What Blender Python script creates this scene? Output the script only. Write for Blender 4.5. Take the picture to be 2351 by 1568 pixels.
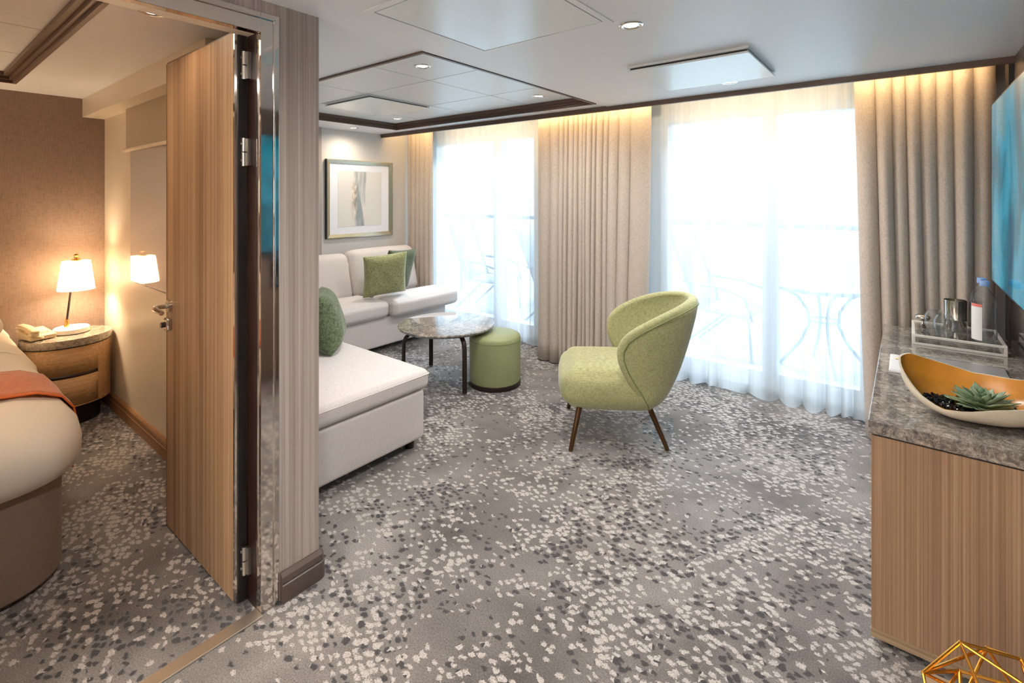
import bpy, bmesh, math, random
from mathutils import Vector, Matrix, Euler
R = math.radians
PI = math.pi
random.seed(4)
scn = bpy.context.scene
for o in list(bpy.data.objects): bpy.data.objects.remove(o)
COL = scn.collection

# ------------------------------------------------------------------ camera, world, sun, exposure
cam = bpy.data.cameras.new('camera'); camo = bpy.data.objects.new('camera', cam); COL.objects.link(camo)
camo.location = (0, 0, 1.46); camo.rotation_euler = (R(90), 0, R(38.4))
cam.sensor_fit = 'HORIZONTAL'; cam.sensor_width = 36; cam.lens = 1140 / 2351 * 36
cam.shift_y = -(784 - 452) / 2351
cam.clip_start = 0.02; cam.clip_end = 3000
scn.camera = camo
scn.view_settings.view_transform = 'Standard'; scn.view_settings.look = 'None'
scn.view_settings.gamma = 1; scn.view_settings.use_curve_mapping = False
scn.view_settings.exposure = 1.25
scn.cycles.max_bounces = 10; scn.cycles.diffuse_bounces = 5; scn.cycles.transparent_max_bounces = 24
scn.cycles.sample_clamp_indirect = 6

w = bpy.data.worlds.new('sky'); scn.world = w; w.use_nodes = True
nt = w.node_tree; nt.nodes.clear()
wo = nt.nodes.new('ShaderNodeOutputWorld'); bg = nt.nodes.new('ShaderNodeBackground')
tc = nt.nodes.new('ShaderNodeTexCoord'); sx = nt.nodes.new('ShaderNodeSeparateXYZ'); rp = nt.nodes.new('ShaderNodeValToRGB')
nt.links.new(tc.outputs['Generated'], sx.inputs[0]); nt.links.new(sx.outputs['Z'], rp.inputs[0])
rp.color_ramp.elements[0].position = 0.0; rp.color_ramp.elements[0].color = (0.98, 1.0, 1.0, 1)
rp.color_ramp.elements[1].position = 0.9; rp.color_ramp.elements[1].color = (0.55, 0.76, 1.0, 1)
nt.links.new(rp.outputs[0], bg.inputs[0]); bg.inputs[1].default_value = 0.82
nt.links.new(bg.outputs[0], wo.inputs[0])

def lamp(kind, name, loc, energy, color, rot=(0, 0, 0), **kw):
    l = bpy.data.lights.new(name, kind); l.energy = energy; l.color = color
    for k, v in kw.items(): setattr(l, k, v)
    o = bpy.data.objects.new(name, l); COL.objects.link(o); o.location = loc; o.rotation_euler = rot
    return o
sd = Vector((0.18, -1.0, -0.95)).normalized()
lamp('SUN', 'hazy_sun', (0, 9, 8), 3.0, (0.80, 0.90, 1.0), sd.to_track_quat('-Z', 'Y').to_euler(), angle=R(22))
WARM = (1.0, 0.80, 0.60); NEUT = (1.0, 0.94, 0.88); AMBER = (1.0, 0.68, 0.34)

# ------------------------------------------------------------------ materials
def newmat(name):
    m = bpy.data.materials.new(name); m.use_nodes = True
    return m, m.node_tree, m.node_tree.nodes['Principled BSDF']
def lin(c):
    return tuple(((v / 255) / 12.92 if v / 255 <= 0.04045 else ((v / 255 + 0.055) / 1.055) ** 2.4) for v in c) + (1,)
def coords(nt, scale=(1, 1, 1), rot=(0, 0, 0)):
    t = nt.nodes.new('ShaderNodeTexCoord'); m = nt.nodes.new('ShaderNodeMapping')
    nt.links.new(t.outputs['Object'], m.inputs[0]); m.inputs['Scale'].default_value = scale; m.inputs['Rotation'].default_value = rot
    return m.outputs[0]
def noise(nt, vec, scale, detail=3, rough=0.5, dist=0):
    n = nt.nodes.new('ShaderNodeTexNoise'); n.inputs['Scale'].default_value = scale; n.inputs['Detail'].default_value = detail
    n.inputs['Roughness'].default_value = rough; n.inputs['Distortion'].default_value = dist
    if vec is not None: nt.links.new(vec, n.inputs['Vector'])
    return n
def ramp(nt, fac, stops):
    r = nt.nodes.new('ShaderNodeValToRGB'); cr = r.color_ramp
    while len(cr.elements) < len(stops): cr.elements.new(0.5)
    for e, (p, c) in zip(cr.elements, stops): e.position = p; e.color = c if len(c) == 4 else c + (1,)
    nt.links.new(fac, r.inputs[0]); return r
def math_(nt, op, a, b=None, clamp=False):
    n = nt.nodes.new('ShaderNodeMath'); n.operation = op; n.use_clamp = clamp
    for i, v in enumerate((a, b)):
        if v is None: continue
        if isinstance(v, (int, float)): n.inputs[i].default_value = v
        else: nt.links.new(v, n.inputs[i])
    return n.outputs[0]
def mix(nt, fac, a, b, mode='MIX'):
    n = nt.nodes.new('ShaderNodeMix'); n.data_type = 'RGBA'; n.blend_type = mode
    for i, v in ((0, fac), (6, a), (7, b)):
        if isinstance(v, (int, float)): n.inputs[i].default_value = v
        elif isinstance(v, tuple): n.inputs[i].default_value = v
        else: nt.links.new(v, n.inputs[i])
    return n.outputs[2]
def bump(nt, b, h, strength=0.3, dist=0.002):
    n = nt.nodes.new('ShaderNodeBump'); n.inputs['Strength'].default_value = strength; n.inputs['Distance'].default_value = dist
    nt.links.new(h, n.inputs['Height']); nt.links.new(n.outputs[0], b.inputs['Normal'])
def plain(name, rgb, rough=0.5, metal=0, spec=0.5, coat=0, emis=None, es=0, var=0.0, vs=8):
    m, nt, b = newmat(name)
    c = lin(rgb); b.inputs['Base Color'].default_value = c
    b.inputs['Roughness'].default_value = rough; b.inputs['Metallic'].default_value = metal
    b.inputs['Specular IOR Level'].default_value = spec; b.inputs['Coat Weight'].default_value = coat
    if emis: b.inputs['Emission Color'].default_value = lin(emis); b.inputs['Emission Strength'].default_value = es
    if var:
        n = noise(nt, coords(nt), vs, 4)
        lo = tuple(v * (1 - var) for v in c[:3]) + (1,); hi = tuple(min(1, v * (1 + var)) for v in c[:3]) + (1,)
        r = ramp(nt, n.outputs[0], [(0.3, lo), (0.7, hi)]); nt.links.new(r.outputs[0], b.inputs['Base Color'])
    return m
def wood(name, dark, mid, light, freq=90, rough=0.45, axis='Z'):
    m, nt, b = newmat(name)
    s = [freq, freq, freq]; s['XYZ'.index(axis)] = 0.35
    v = coords(nt, tuple(s)); n = noise(nt, v, 1.0, 4, 0.65)
    s2 = [9, 9, 9]; s2['XYZ'.index(axis)] = 0.25
    n2 = noise(nt, coords(nt, tuple(s2)), 1.0, 3, 0.5)
    s3 = [freq * 4.5] * 3; s3['XYZ'.index(axis)] = 5
    n3 = noise(nt, coords(nt, tuple(s3)), 1.0, 2, 0.5)
    f = math_(nt, 'ADD', math_(nt, 'MULTIPLY', n.outputs[0], 0.62), math_(nt, 'MULTIPLY', n2.outputs[0], 0.26))
    f = math_(nt, 'ADD', f, math_(nt, 'MULTIPLY', n3.outputs[0], 0.14))
    r = ramp(nt, f, [(0.38, lin(dark)), (0.51, lin(mid)), (0.66, lin(light))])
    nt.links.new(r.outputs[0], b.inputs['Base Color']); b.inputs['Roughness'].default_value = rough
    b.inputs['Specular IOR Level'].default_value = 0.35
    return m
def weave(name, rgb, amt=0.18, scale=420, rough=0.9, sheen=0.25, slub=True, bs=0.35, patt=(1, 1, 1)):
    m, nt, b = newmat(name); c = lin(rgb)
    a = noise(nt, coords(nt, (scale, scale, scale * 0.16)), 1.0, 2)
    d = noise(nt, coords(nt, (scale * 0.16, scale * 0.16, scale)), 1.0, 2)
    h = math_(nt, 'ADD', math_(nt, 'MULTIPLY', a.outputs[0], 0.5), math_(nt, 'MULTIPLY', d.outputs[0], 0.5))
    r = ramp(nt, h, [(0.36, tuple(v * (1 - amt * 1.6) for v in c[:3]) + (1,)), (0.5, c), (0.64, tuple(min(1, v * (1 + amt)) for v in c[:3]) + (1,))])
    nt.links.new(r.outputs[0], b.inputs['Base Color'])
    b.inputs['Roughness'].default_value = rough; b.inputs['Sheen Weight'].default_value = sheen
    b.inputs['Specular IOR Level'].default_value = 0.2
    bump(nt, b, h, bs, 0.0015)
    return m
def marble(name, base, dark, vein, rough=0.12):
    m, nt, b = newmat(name)
    v = coords(nt)
    n1 = noise(nt, v, 44, 9, 0.75, 1.0); n2 = noise(nt, v, 6, 5, 0.6, 0.8)
    wv = noise(nt, v, 13, 8, 0.65, 2.2)
    f = math_(nt, 'ADD', math_(nt, 'MULTIPLY', n1.outputs[0], 0.65), math_(nt, 'MULTIPLY', n2.outputs[0], 0.35))
    r = ramp(nt, f, [(0.38, lin(dark)), (0.5, lin(base)), (0.63, lin(vein))])
    va = math_(nt, 'ABSOLUTE', math_(nt, 'SUBTRACT', wv.outputs[0], 0.5))
    vr = ramp(nt, va, [(0.0, (1, 1, 1, 1)), (0.022, (0, 0, 0, 1))])
    col = mix(nt, math_(nt, 'MULTIPLY', vr.outputs[0], 0.55), r.outputs[0], lin(vein))
    nt.links.new(col, b.inputs['Base Color']); b.inputs['Roughness'].default_value = rough
    b.inputs['Coat Weight'].default_value = 0.7
    return m

M = {}
M['ceil'] = plain('ceiling_white', (236, 237, 240), 0.42, spec=0.4)
M['tile'] = plain('satin_ceiling_tile', (226, 229, 230), 0.34, spec=0.5)
M['seam'] = plain('seam_grey', (120, 118, 118), 0.6)
M['panelw'] = plain('gloss_ceiling_panel', (232, 240, 241), 0.2, spec=0.6)
M['brown'] = plain('brown_trim', (92, 72, 60), 0.4)
M['pale_wall'] = weave('pale_wallpaper', (205, 204, 202), 0.03, 300, 0.75, 0, bs=0.05)
M['brown_wall'] = weave('brown_textile_wall', (138, 118, 104), 0.1, 160, 0.85, 0.1, bs=0.15)
M['cream'] = plain('cream_laminate', (222, 210, 190), 0.38, var=0.03, vs=3)
M['right_wall'] = plain('dark_taupe_wall', (112, 98, 90), 0.35)
M['darkglass'] = plain('dark_gloss_panel', (40, 40, 44), 0.06, spec=0.8)
M['wood'] = wood('warm_zebrano', (126, 99, 76), (154, 124, 97), (186, 156, 127), 150)
M['wooddoor'] = wood('door_veneer', (118, 92, 68), (152, 122, 92), (184, 154, 122), 60)
M['woodcool'] = wood('cool_lit_oak_laminate', (140, 128, 120), (166, 156, 149), (194, 186, 180), 85)  # greyer than the cabinet wood: bluish daylight put into the colour
M['woodh'] = wood('table_oak', (132, 110, 84), (158, 136, 108), (178, 158, 130), 70, axis='X')
M['nswood'] = wood('nightstand_oak', (158, 122, 82), (188, 150, 106), (206, 170, 126), 110, axis='Y')
M['skirt'] = plain('taupe_skirting', (84, 72, 64), 0.35)
M['skirtw'] = wood('oak_skirting', (120, 86, 56), (146, 108, 74), (162, 124, 90), 60, axis='X')
M['chrome'] = plain('polished_chrome', (214, 208, 202), 0.06, 1)
M['steel'] = plain('brushed_steel', (190, 186, 180), 0.25, 1)
M['thresh'] = plain('brushed_threshold', (214, 206, 194), 0.42, 1)
M['black'] = plain('black_rubber', (14, 11, 10), 0.5)
M['reveal'] = plain('dark_brown_reveal', (38, 22, 17), 0.3)
M['sofa'] = weave('cream_sofa_fabric', (214, 208, 206), 0.07, 520, 0.9, 0.2, bs=0.25)
M['green'] = weave('sage_chair_fabric', (158, 158, 114), 0.2, 300, 0.85, 0.3)
M['pgreen'] = weave('light_green_cushion_fabric', (152, 154, 110), 0.35, 260, 0.9, 0.3, bs=0.5)
M['dgreen'] = weave('dark_green_cushion_fabric', (84, 92, 66), 0.35, 300, 0.9, 0.3, bs=0.5)
M['ggreen'] = weave('grey_green_cushion_fabric', (98, 112, 84), 0.5, 300, 0.9, 0.3, bs=0.5)
M['leather'] = plain('green_leather', (142, 150, 108), 0.42, spec=0.4, var=0.04, vs=60)
M['piping'] = plain('green_piping', (118, 126, 78), 0.8)
M['bronze'] = plain('bronze_leg', (86, 60, 36), 0.32, 0.75)
M['dark_leg'] = plain('dark_brown_metal', (52, 40, 36), 0.35, 0.5)
M['blackfoot'] = plain('black_foot', (18, 16, 16), 0.4)
M['marble'] = marble('grey_marble', (122, 116, 111), (60, 56, 57), (200, 190, 178), 0.05)
M['nsmarble'] = marble('pale_nightstand_marble', (150, 138, 122), (104, 94, 84), (196, 184, 166), 0.2)
M['drape'] = weave('taupe_drape_linen', (188, 178, 168), 0.12, 330, 0.95, 0.1, bs=0.3)
M['linen'] = plain('white_bed_linen', (226, 218, 204), 0.75, var=0.02, vs=6)
M['bedbase'] = weave('bed_base_fabric', (136, 118, 104), 0.06, 240, 0.9, 0.1, bs=0.2)
M['orange'] = weave('orange_runner_fabric', (190, 112, 74), 0.12, 260, 0.8, 0.3, bs=0.2)
M['orangeh'] = plain('orange_satin_hem', (214, 104, 34), 0.5)
def shade_mat():
    m, nt, b = newmat('lit_lamp_shade')
    b.inputs['Base Color'].default_value = lin((250, 240, 224)); b.inputs['Roughness'].default_value = 0.9
    b.inputs['Emission Color'].default_value = lin((255, 232, 196)); b.inputs['Emission Strength'].default_value = 0.9
    tl = nt.nodes.new('ShaderNodeBsdfTranslucent'); tl.inputs[0].default_value = lin((250, 240, 224))
    mx = nt.nodes.new('ShaderNodeMixShader'); mx.inputs[0].default_value = 0.6
    nt.links.new(b.outputs[0], mx.inputs[1]); nt.links.new(tl.outputs[0], mx.inputs[2]); nt.links.new(mx.outputs[0], nt.nodes['Material Output'].inputs[0]); return m
M['shadew'] = shade_mat()
M['white'] = plain('white_lacquer', (232, 228, 220), 0.3)
M['cwhite'] = plain('ceramic_white', (226, 214, 192), 0.35, var=0.05, vs=14)
M['bowlin'] = plain('amber_bowl_inside', (214, 146, 52), 0.25, var=0.2, vs=12)
M['stone'] = plain('black_pebble', (16, 16, 19), 0.12, spec=0.7)
M['brass'] = plain('brass', (205, 160, 88), 0.22, 1)
M['gold'] = plain('gold_wire', (236, 172, 74), 0.2, 1)
M['phone'] = plain('beige_phone_plastic', (190, 172, 138), 0.45)
M['phoned'] = plain('phone_shadow_plastic', (90, 78, 60), 0.5)
M['frame'] = plain('white_window_frame', (224, 230, 236), 0.35)
M['rail'] = plain('pale_rail', (150, 166, 176), 0.4)
M['outgrey'] = plain('patio_metal', (140, 154, 164), 0.5)
M['mesh'] = plain('patio_mesh', (186, 198, 206), 0.8)
M['deck'] = plain('balcony_deck', (170, 182, 190), 0.7, var=0.05)
M['sea'] = plain('pale_sea', (196, 222, 226), 0.5, var=0.05, vs=0.01)
M['champ'] = plain('champagne_frame', (196, 190, 166), 0.25, 0.8)
M['mat_board'] = plain('white_mat_board', (232, 234, 240), 0.8)
M['capblue'] = plain('pale_blue_cap', (140, 172, 222), 0.35)
M['silver'] = plain('silver', (206, 200, 190), 0.14, 1)
M['grey_card'] = plain('grey_folder', (150, 148, 146), 0.3)
M['paper'] = plain('white_paper', (224, 222, 222), 0.6)
M['tvframe'] = plain('tv_bezel', (30, 28, 30), 0.25)
M['blind'] = weave('grey_beige_blind', (178, 164, 146), 0.04, 300, 0.85, 0, bs=0.1)
M['glasspane'] = plain('milky_glass', (214, 212, 210), 0.03, spec=0.9, coat=0.6)
M['led'] = plain('led_strip', (255, 220, 160), 0.5, emis=(255, 196, 110), es=6)
M['bulb'] = plain('downlight_lens', (255, 250, 240), 0.5, emis=(255, 238, 214), es=5)

def glass_like(name, tint, gl=0.08, rough=0.02):
    m, nt, b = newmat(name); nt.nodes.remove(b)
    t = nt.nodes.new('ShaderNodeBsdfTransparent'); t.inputs[0].default_value = tint
    g = nt.nodes.new('ShaderNodeBsdfGlossy'); g.inputs['Roughness'].default_value = rough
    fr = nt.nodes.new('ShaderNodeLayerWeight'); fr.inputs[0].default_value = 0.5
    f = math_(nt, 'ADD', math_(nt, 'MULTIPLY', math_(nt, 'POWER', fr.outputs['Facing'], 4.0), gl * 5), 0.03, True)
    mx = nt.nodes.new('ShaderNodeMixShader'); nt.links.new(f, mx.inputs[0])
    nt.links.new(t.outputs[0], mx.inputs[1]); nt.links.new(g.outputs[0], mx.inputs[2])
    nt.links.new(mx.outputs[0], nt.nodes['Material Output'].inputs[0]); return m
M['glass'] = glass_like('window_glass', (0.97, 0.99, 1, 1), 0.06)
M['clear'] = glass_like('tumbler_glass', (0.97, 0.98, 0.985, 1), 0.24)
M['pet'] = glass_like('bottle_plastic', (0.965, 0.975, 0.985, 1), 0.16, 0.05)
def sheer_mat():
    m, nt, b = newmat('white_voile'); nt.nodes.remove(b)
    t = nt.nodes.new('ShaderNodeBsdfTransparent'); t.inputs[0].default_value = (1, 1, 1, 1)
    tl = nt.nodes.new('ShaderNodeBsdfTranslucent'); tl.inputs[0].default_value = (0.84, 0.92, 0.97, 1)
    d = nt.nodes.new('ShaderNodeBsdfDiffuse'); d.inputs[0].default_value = (0.86, 0.91, 0.94, 1)
    n = noise(nt, coords(nt, (40, 40, 0.6)), 1, 2)
    m1 = nt.nodes.new('ShaderNodeMixShader'); m1.inputs[0].default_value = 0.4
    nt.links.new(tl.outputs[0], m1.inputs[1]); nt.links.new(d.outputs[0], m1.inputs[2])
    m2 = nt.nodes.new('ShaderNodeMixShader')
    f = math_(nt, 'ADD', math_(nt, 'MULTIPLY', n.outputs[0], 0.16), 0.46)
    nt.links.new(f, m2.inputs[0]); nt.links.new(t.outputs[0], m2.inputs[1]); nt.links.new(m1.outputs[0], m2.inputs[2])
    nt.links.new(m2.outputs[0], nt.nodes['Material Output'].inputs[0]); return m
M['sheer'] = sheer_mat()
def carpet():
    m, nt, b = newmat('spotted_carpet')
    t = nt.nodes.new('ShaderNodeTexCoord'); obj = t.outputs['Object']
    dn = noise(nt, obj, 9, 3, 0.6); dn2 = noise(nt, obj, 70, 2, 0.6)
    sub = nt.nodes.new('ShaderNodeVectorMath'); sub.operation = 'SUBTRACT'; sub.inputs[1].default_value = (0.5, 0.5, 0.5)
    nt.links.new(dn.outputs['Color'], sub.inputs[0])
    sc = nt.nodes.new('ShaderNodeVectorMath'); sc.operation = 'SCALE'; sc.inputs['Scale'].default_value = 0.05
    nt.links.new(sub.outputs[0], sc.inputs[0])
    sub2 = nt.nodes.new('ShaderNodeVectorMath'); sub2.operation = 'SUBTRACT'; sub2.inputs[1].default_value = (0.5, 0.5, 0.5)
    nt.links.new(dn2.outputs['Color'], sub2.inputs[0])
    sc2 = nt.nodes.new('ShaderNodeVectorMath'); sc2.operation = 'SCALE'; sc2.inputs['Scale'].default_value = 0.022
    nt.links.new(sub2.outputs[0], sc2.inputs[0])
    ad = nt.nodes.new('ShaderNodeVectorMath'); ad.operation = 'ADD'; nt.links.new(obj, ad.inputs[0]); nt.links.new(sc.outputs[0], ad.inputs[1])
    ad2 = nt.nodes.new('ShaderNodeVectorMath'); ad2.operation = 'ADD'; nt.links.new(ad.outputs[0], ad2.inputs[0]); nt.links.new(sc2.outputs[0], ad2.inputs[1])
    mp = nt.nodes.new('ShaderNodeMapping'); mp.inputs['Rotation'].default_value = (0, 0, R(30)); mp.inputs['Scale'].default_value = (1.0, 1.45, 1)
    nt.links.new(ad2.outputs[0], mp.inputs[0])
    vo = nt.nodes.new('ShaderNodeTexVoronoi'); vo.voronoi_dimensions = '2D'; vo.inputs['Scale'].default_value = 29; vo.inputs['Randomness'].default_value = 0.6
    nt.links.new(mp.outputs[0], vo.inputs['Vector'])
    sep = nt.nodes.new('ShaderNodeSeparateColor'); nt.links.new(vo.outputs['Color'], sep.inputs[0])
    dens = noise(nt, obj, 1.7, 3, 0.55, 0.6); tone = noise(nt, coords(nt, (1, 1, 1), (0, 0, 1)), 2.1, 3, 0.6, 0.8)
    pile = noise(nt, obj, 190, 3, 0.75)
    dr = ramp(nt, dens.outputs[0], [(0.36, (0.10, 0.10, 0.10, 1)), (0.55, (1, 1, 1, 1))])
    rad = math_(nt, 'ADD', math_(nt, 'MULTIPLY', dr.outputs[0], 0.10), math_(nt, 'ADD', math_(nt, 'MULTIPLY', sep.outputs[1], 0.16), 0.27))
    rad = math_(nt, 'ADD', rad, math_(nt, 'MULTIPLY', math_(nt, 'SUBTRACT', pile.outputs[0], 0.5), 0.45))
    inside = math_(nt, 'MULTIPLY', math_(nt, 'SUBTRACT', rad, vo.outputs['Distance']), 7, True)
    present = math_(nt, 'LESS_THAN', sep.outputs[2], math_(nt, 'ADD', math_(nt, 'MULTIPLY', dr.outputs[0], 0.85), 0.06))
    inside = math_(nt, 'MULTIPLY', inside, present)
    # dark or light per cell, dark share grows in some areas
    tr = ramp(nt, tone.outputs[0], [(0.45, (0.05, 0.05, 0.05, 1)), (0.57, (0.62, 0.62, 0.62, 1))])
    isdark = math_(nt, 'LESS_THAN', sep.outputs[0], tr.outputs[0])
    bl = noise(nt, obj, 1.3, 4, 0.6, 0.4)
    base = ramp(nt, bl.outputs[0], [(0.34, lin((80, 76, 73))), (0.66, lin((136, 131, 127)))])
    spot = mix(nt, isdark, lin((174, 168, 163)), lin((62, 60, 61)))
    c = mix(nt, inside, base.outputs[0], spot)
    pr = ramp(nt, pile.outputs[0], [(0.3, (0.5, 0.5, 0.5, 1)), (0.7, (1.5, 1.5, 1.5, 1))])
    c = mix(nt, 1.0, c, pr.outputs[0], 'MULTIPLY')
    nt.links.new(c, b.inputs['Base Color']); b.inputs['Roughness'].default_value = 0.95
    b.inputs['Specular IOR Level'].default_value = 0.1; b.inputs['Sheen Weight'].default_value = 0.25
    h = math_(nt, 'ADD', math_(nt, 'MULTIPLY', inside, 0.7), math_(nt, 'MULTIPLY', pile.outputs[0], 0.5))
    bump(nt, b, h, 0.55, 0.006)
    return m
M['carpet'] = carpet()
def art_mat():
    m, nt, b = newmat('abstract_art')
    v = coords(nt)
    s = nt.nodes.new('ShaderNodeSeparateXYZ'); nt.links.new(v, s.inputs[0])   # local y across, z up
    st = noise(nt, coords(nt, (1, 14, 2.2)), 1, 5, 0.6, 0.3)
    bd = noise(nt, coords(nt, (1, 30, 12)), 1, 5, 0.7, 0.6)
    g = ramp(nt, math_(nt, 'ADD', math_(nt, 'MULTIPLY', s.outputs[1], 1.9), 0.5), [(0.2, (0, 0, 0, 1)), (0.42, (0.9, 0.9, 0.9, 1)), (0.6, (0.7, 0.7, 0.7, 1)), (0.8, (0, 0, 0, 1))])
    base = mix(nt, st.outputs[0], lin((224, 216, 204)), lin((216, 218, 216)))
    gm = ramp(nt, math_(nt, 'MULTIPLY', st.outputs[0], g.outputs[0]), [(0.30, (0, 0, 0, 1)), (0.46, (1, 1, 1, 1))])
    c = mix(nt, gm.outputs[0], base, lin((148, 156, 158)))
    g2 = ramp(nt, math_(nt, 'ADD', math_(nt, 'MULTIPLY', s.outputs[1], 1.9), 0.5), [(0.26, (0, 0, 0, 1)), (0.36, (1, 1, 1, 1)), (0.44, (0, 0, 0, 1))])
    z2 = ramp(nt, math_(nt, 'ADD', s.outputs[2], 0.5), [(0.25, (0, 0, 0, 1)), (0.45, (1, 1, 1, 1)), (0.62, (1, 1, 1, 1)), (0.7, (0, 0, 0, 1))])
    om = math_(nt, 'MULTIPLY', math_(nt, 'MULTIPLY', g2.outputs[0], z2.outputs[0]), bd.outputs[0])
    oc = ramp(nt, bd.outputs[0], [(0.4, lin((60, 56, 50))), (0.5, lin((196, 158, 110))), (0.6, lin((236, 230, 220)))])
    c = mix(nt, math_(nt, 'MULTIPLY', om, 1.5, True), c, oc.outputs[0])
    nt.links.new(c, b.inputs['Base Color']); b.inputs['Roughness'].default_value = 0.6; return m
M['art'] = art_mat()
def tv_mat():
    m, nt, b = newmat('lit_tv_screen')
    n = noise(nt, coords(nt, (1, 2.2, 1.3)), 1.3, 5, 0.6, 0.8)
    r = ramp(nt, n.outputs[0], [(0.3, lin((30, 60, 110))), (0.45, lin((10, 128, 150))), (0.56, lin((40, 176, 210))), (0.7, lin((120, 170, 175)))])
    b.inputs['Base Color'].default_value = (0.01, 0.01, 0.012, 1); b.inputs['Roughness'].default_value = 0.08
    nt.links.new(r.outputs[0], b.inputs['Emission Color']); b.inputs['Emission Strength'].default_value = 0.26
    return m
M['tv'] = tv_mat()
def label_mat():
    m, nt, b = newmat('bottle_label')
    s = nt.nodes.new('ShaderNodeSeparateXYZ'); nt.links.new(coords(nt), s.inputs[0])
    r = ramp(nt, math_(nt, 'MULTIPLY', s.outputs[2], 5.0), [(0.0, lin((232, 232, 232))), (0.83, lin((226, 120, 110))), (0.93, lin((234, 234, 234)))])
    r.color_ramp.interpolation = 'CONSTANT'
    nt.links.new(r.outputs[0], b.inputs['Base Color']); b.inputs['Roughness'].default_value = 0.5; return m
M['label'] = label_mat()
def leaf_mat():
    m, nt, b = newmat('succulent_leaf')
    n = noise(nt, coords(nt), 30, 3)
    r = ramp(nt, n.outputs[0], [(0.35, lin((92, 120, 84))), (0.65, lin((160, 178, 146)))])
    nt.links.new(r.outputs[0], b.inputs['Base Color']); b.inputs['Roughness'].default_value = 0.45; return m
M['leaf'] = leaf_mat()

# ------------------------------------------------------------------ builders
def tag(o, label=None, cat=None, group=None, kind=None):
    if label: o['label'] = label
    if cat: o['category'] = cat
    if group: o['group'] = group
    if kind: o['kind'] = kind
    return o
def thing(name, label, cat, loc=(0, 0, 0), rotz=0, group=None):
    o = bpy.data.objects.new(name, None); COL.objects.link(o)
    o.empty_display_size = 0.1
    o.location = loc; o.rotation_euler = (0, 0, rotz); return tag(o, label, cat, group)
def B(): return bmesh.new()
def obj(name, bm, mat, parent=None, smooth=True, bev=0, sub=0, world=False, solid=0, loc=None, angle=40, segs=2):
    """world=True: vertices are in room coordinates; shift them to the parent's (unrotated) frame."""
    if world and parent is not None:
        p = parent; off = Vector((0, 0, 0))
        while p is not None: off += p.location; p = p.parent
        for v in bm.verts: v.co -= off
    if world and parent is None and loc is not None:
        for v in bm.verts: v.co -= Vector(loc)
    me = bpy.data.meshes.new(name); bmesh.ops.recalc_face_normals(bm, faces=bm.faces); bm.to_mesh(me); bm.free()
    o = bpy.data.objects.new(name, me); COL.objects.link(o)
    mats = mat if isinstance(mat, (list, tuple)) else [mat]
    for m_ in mats: me.materials.append(m_)
    if parent is not None: o.parent = parent
    if loc is not None: o.location = loc
    if solid:
        s = o.modifiers.new('solid', 'SOLIDIFY'); s.thickness = solid; s.offset = 0
    if bev:
        b_ = o.modifiers.new('bevel', 'BEVEL'); b_.width = bev; b_.segments = segs; b_.limit_method = 'ANGLE'; b_.angle_limit = R(40)
    if sub:
        s = o.modifiers.new('sub', 'SUBSURF'); s.levels = sub; s.render_levels = sub
    if smooth:
        for p in me.polygons: p.use_smooth = True
        if not sub:
            try: me.set_sharp_from_angle(angle=R(angle))
            except Exception: pass
    return o
def box(bm, x0, x1, y0, y1, z0, z1, mi=0):
    vs = [bm.verts.new(p) for p in ((x0, y0, z0), (x1, y0, z0), (x1, y1, z0), (x0, y1, z0), (x0, y0, z1), (x1, y0, z1), (x1, y1, z1), (x0, y1, z1))]
    for f in ((0, 3, 2, 1), (4, 5, 6, 7), (0, 1, 5, 4), (1, 2, 6, 5), (2, 3, 7, 6), (3, 0, 4, 7)):
        bm.faces.new([vs[i] for i in f]).material_index = mi
    return bm
def lathe(bm, prof, c=(0, 0, 0), n=32, sx=1, sy=1, mat=None):
    rings = []
    for r_, z_ in prof:
        if r_ < 1e-6: rings.append([bm.verts.new((c[0], c[1], c[2] + z_))])
        else: rings.append([bm.verts.new((c[0] + r_ * sx * math.cos(2 * PI * i / n), c[1] + r_ * sy * math.sin(2 * PI * i / n), c[2] + z_)) for i in range(n)])
    for a, b in zip(rings, rings[1:]):
        for i in range(n):
            j = (i + 1) % n
            if len(a) == 1 and len(b) == 1: continue
            if len(a) == 1: bm.faces.new((a[0], b[i], b[j]))
            elif len(b) == 1: bm.faces.new((a[i], a[j], b[0]))
            else: bm.faces.new((a[i], a[j], b[j], b[i]))
    for ring, z in ((rings[0], 0), (rings[-1], 1)):
        if len(ring) > 1 and mat != 'open': bm.faces.new(ring if z else ring[::-1])
    return bm
def tube(bm, pts, r, n=10, cap=True, sq=None):
    pts = [Vector(p) for p in pts]; rr = r if isinstance(r, (list, tuple)) else [r] * len(pts)
    rings = []; up = None
    for i, p in enumerate(pts):
        t = (pts[min(i + 1, len(pts) - 1)] - pts[max(i - 1, 0)]).normalized()
        if up is None:
            up = Vector((0, 0, 1)) if abs(t.z) < 0.9 else Vector((1, 0, 0))
        s = t.cross(up)
        if s.length < 1e-4: s = t.cross(Vector((0, 1, 0)))
        s.normalize(); up = s.cross(t).normalized()
        a, b2 = (rr[i], rr[i]) if sq is None else (sq[0], sq[1])
        rings.append([bm.verts.new(p + s * math.cos(2 * PI * k / n) * a + up * math.sin(2 * PI * k / n) * b2) for k in range(n)])
    for a, b2 in zip(rings, rings[1:]):
        for k in range(n):
            bm.faces.new((a[k], a[(k + 1) % n], b2[(k + 1) % n], b2[k]))
    if cap: bm.faces.new(rings[0][::-1]); bm.faces.new(rings[-1])
    return bm
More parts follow.
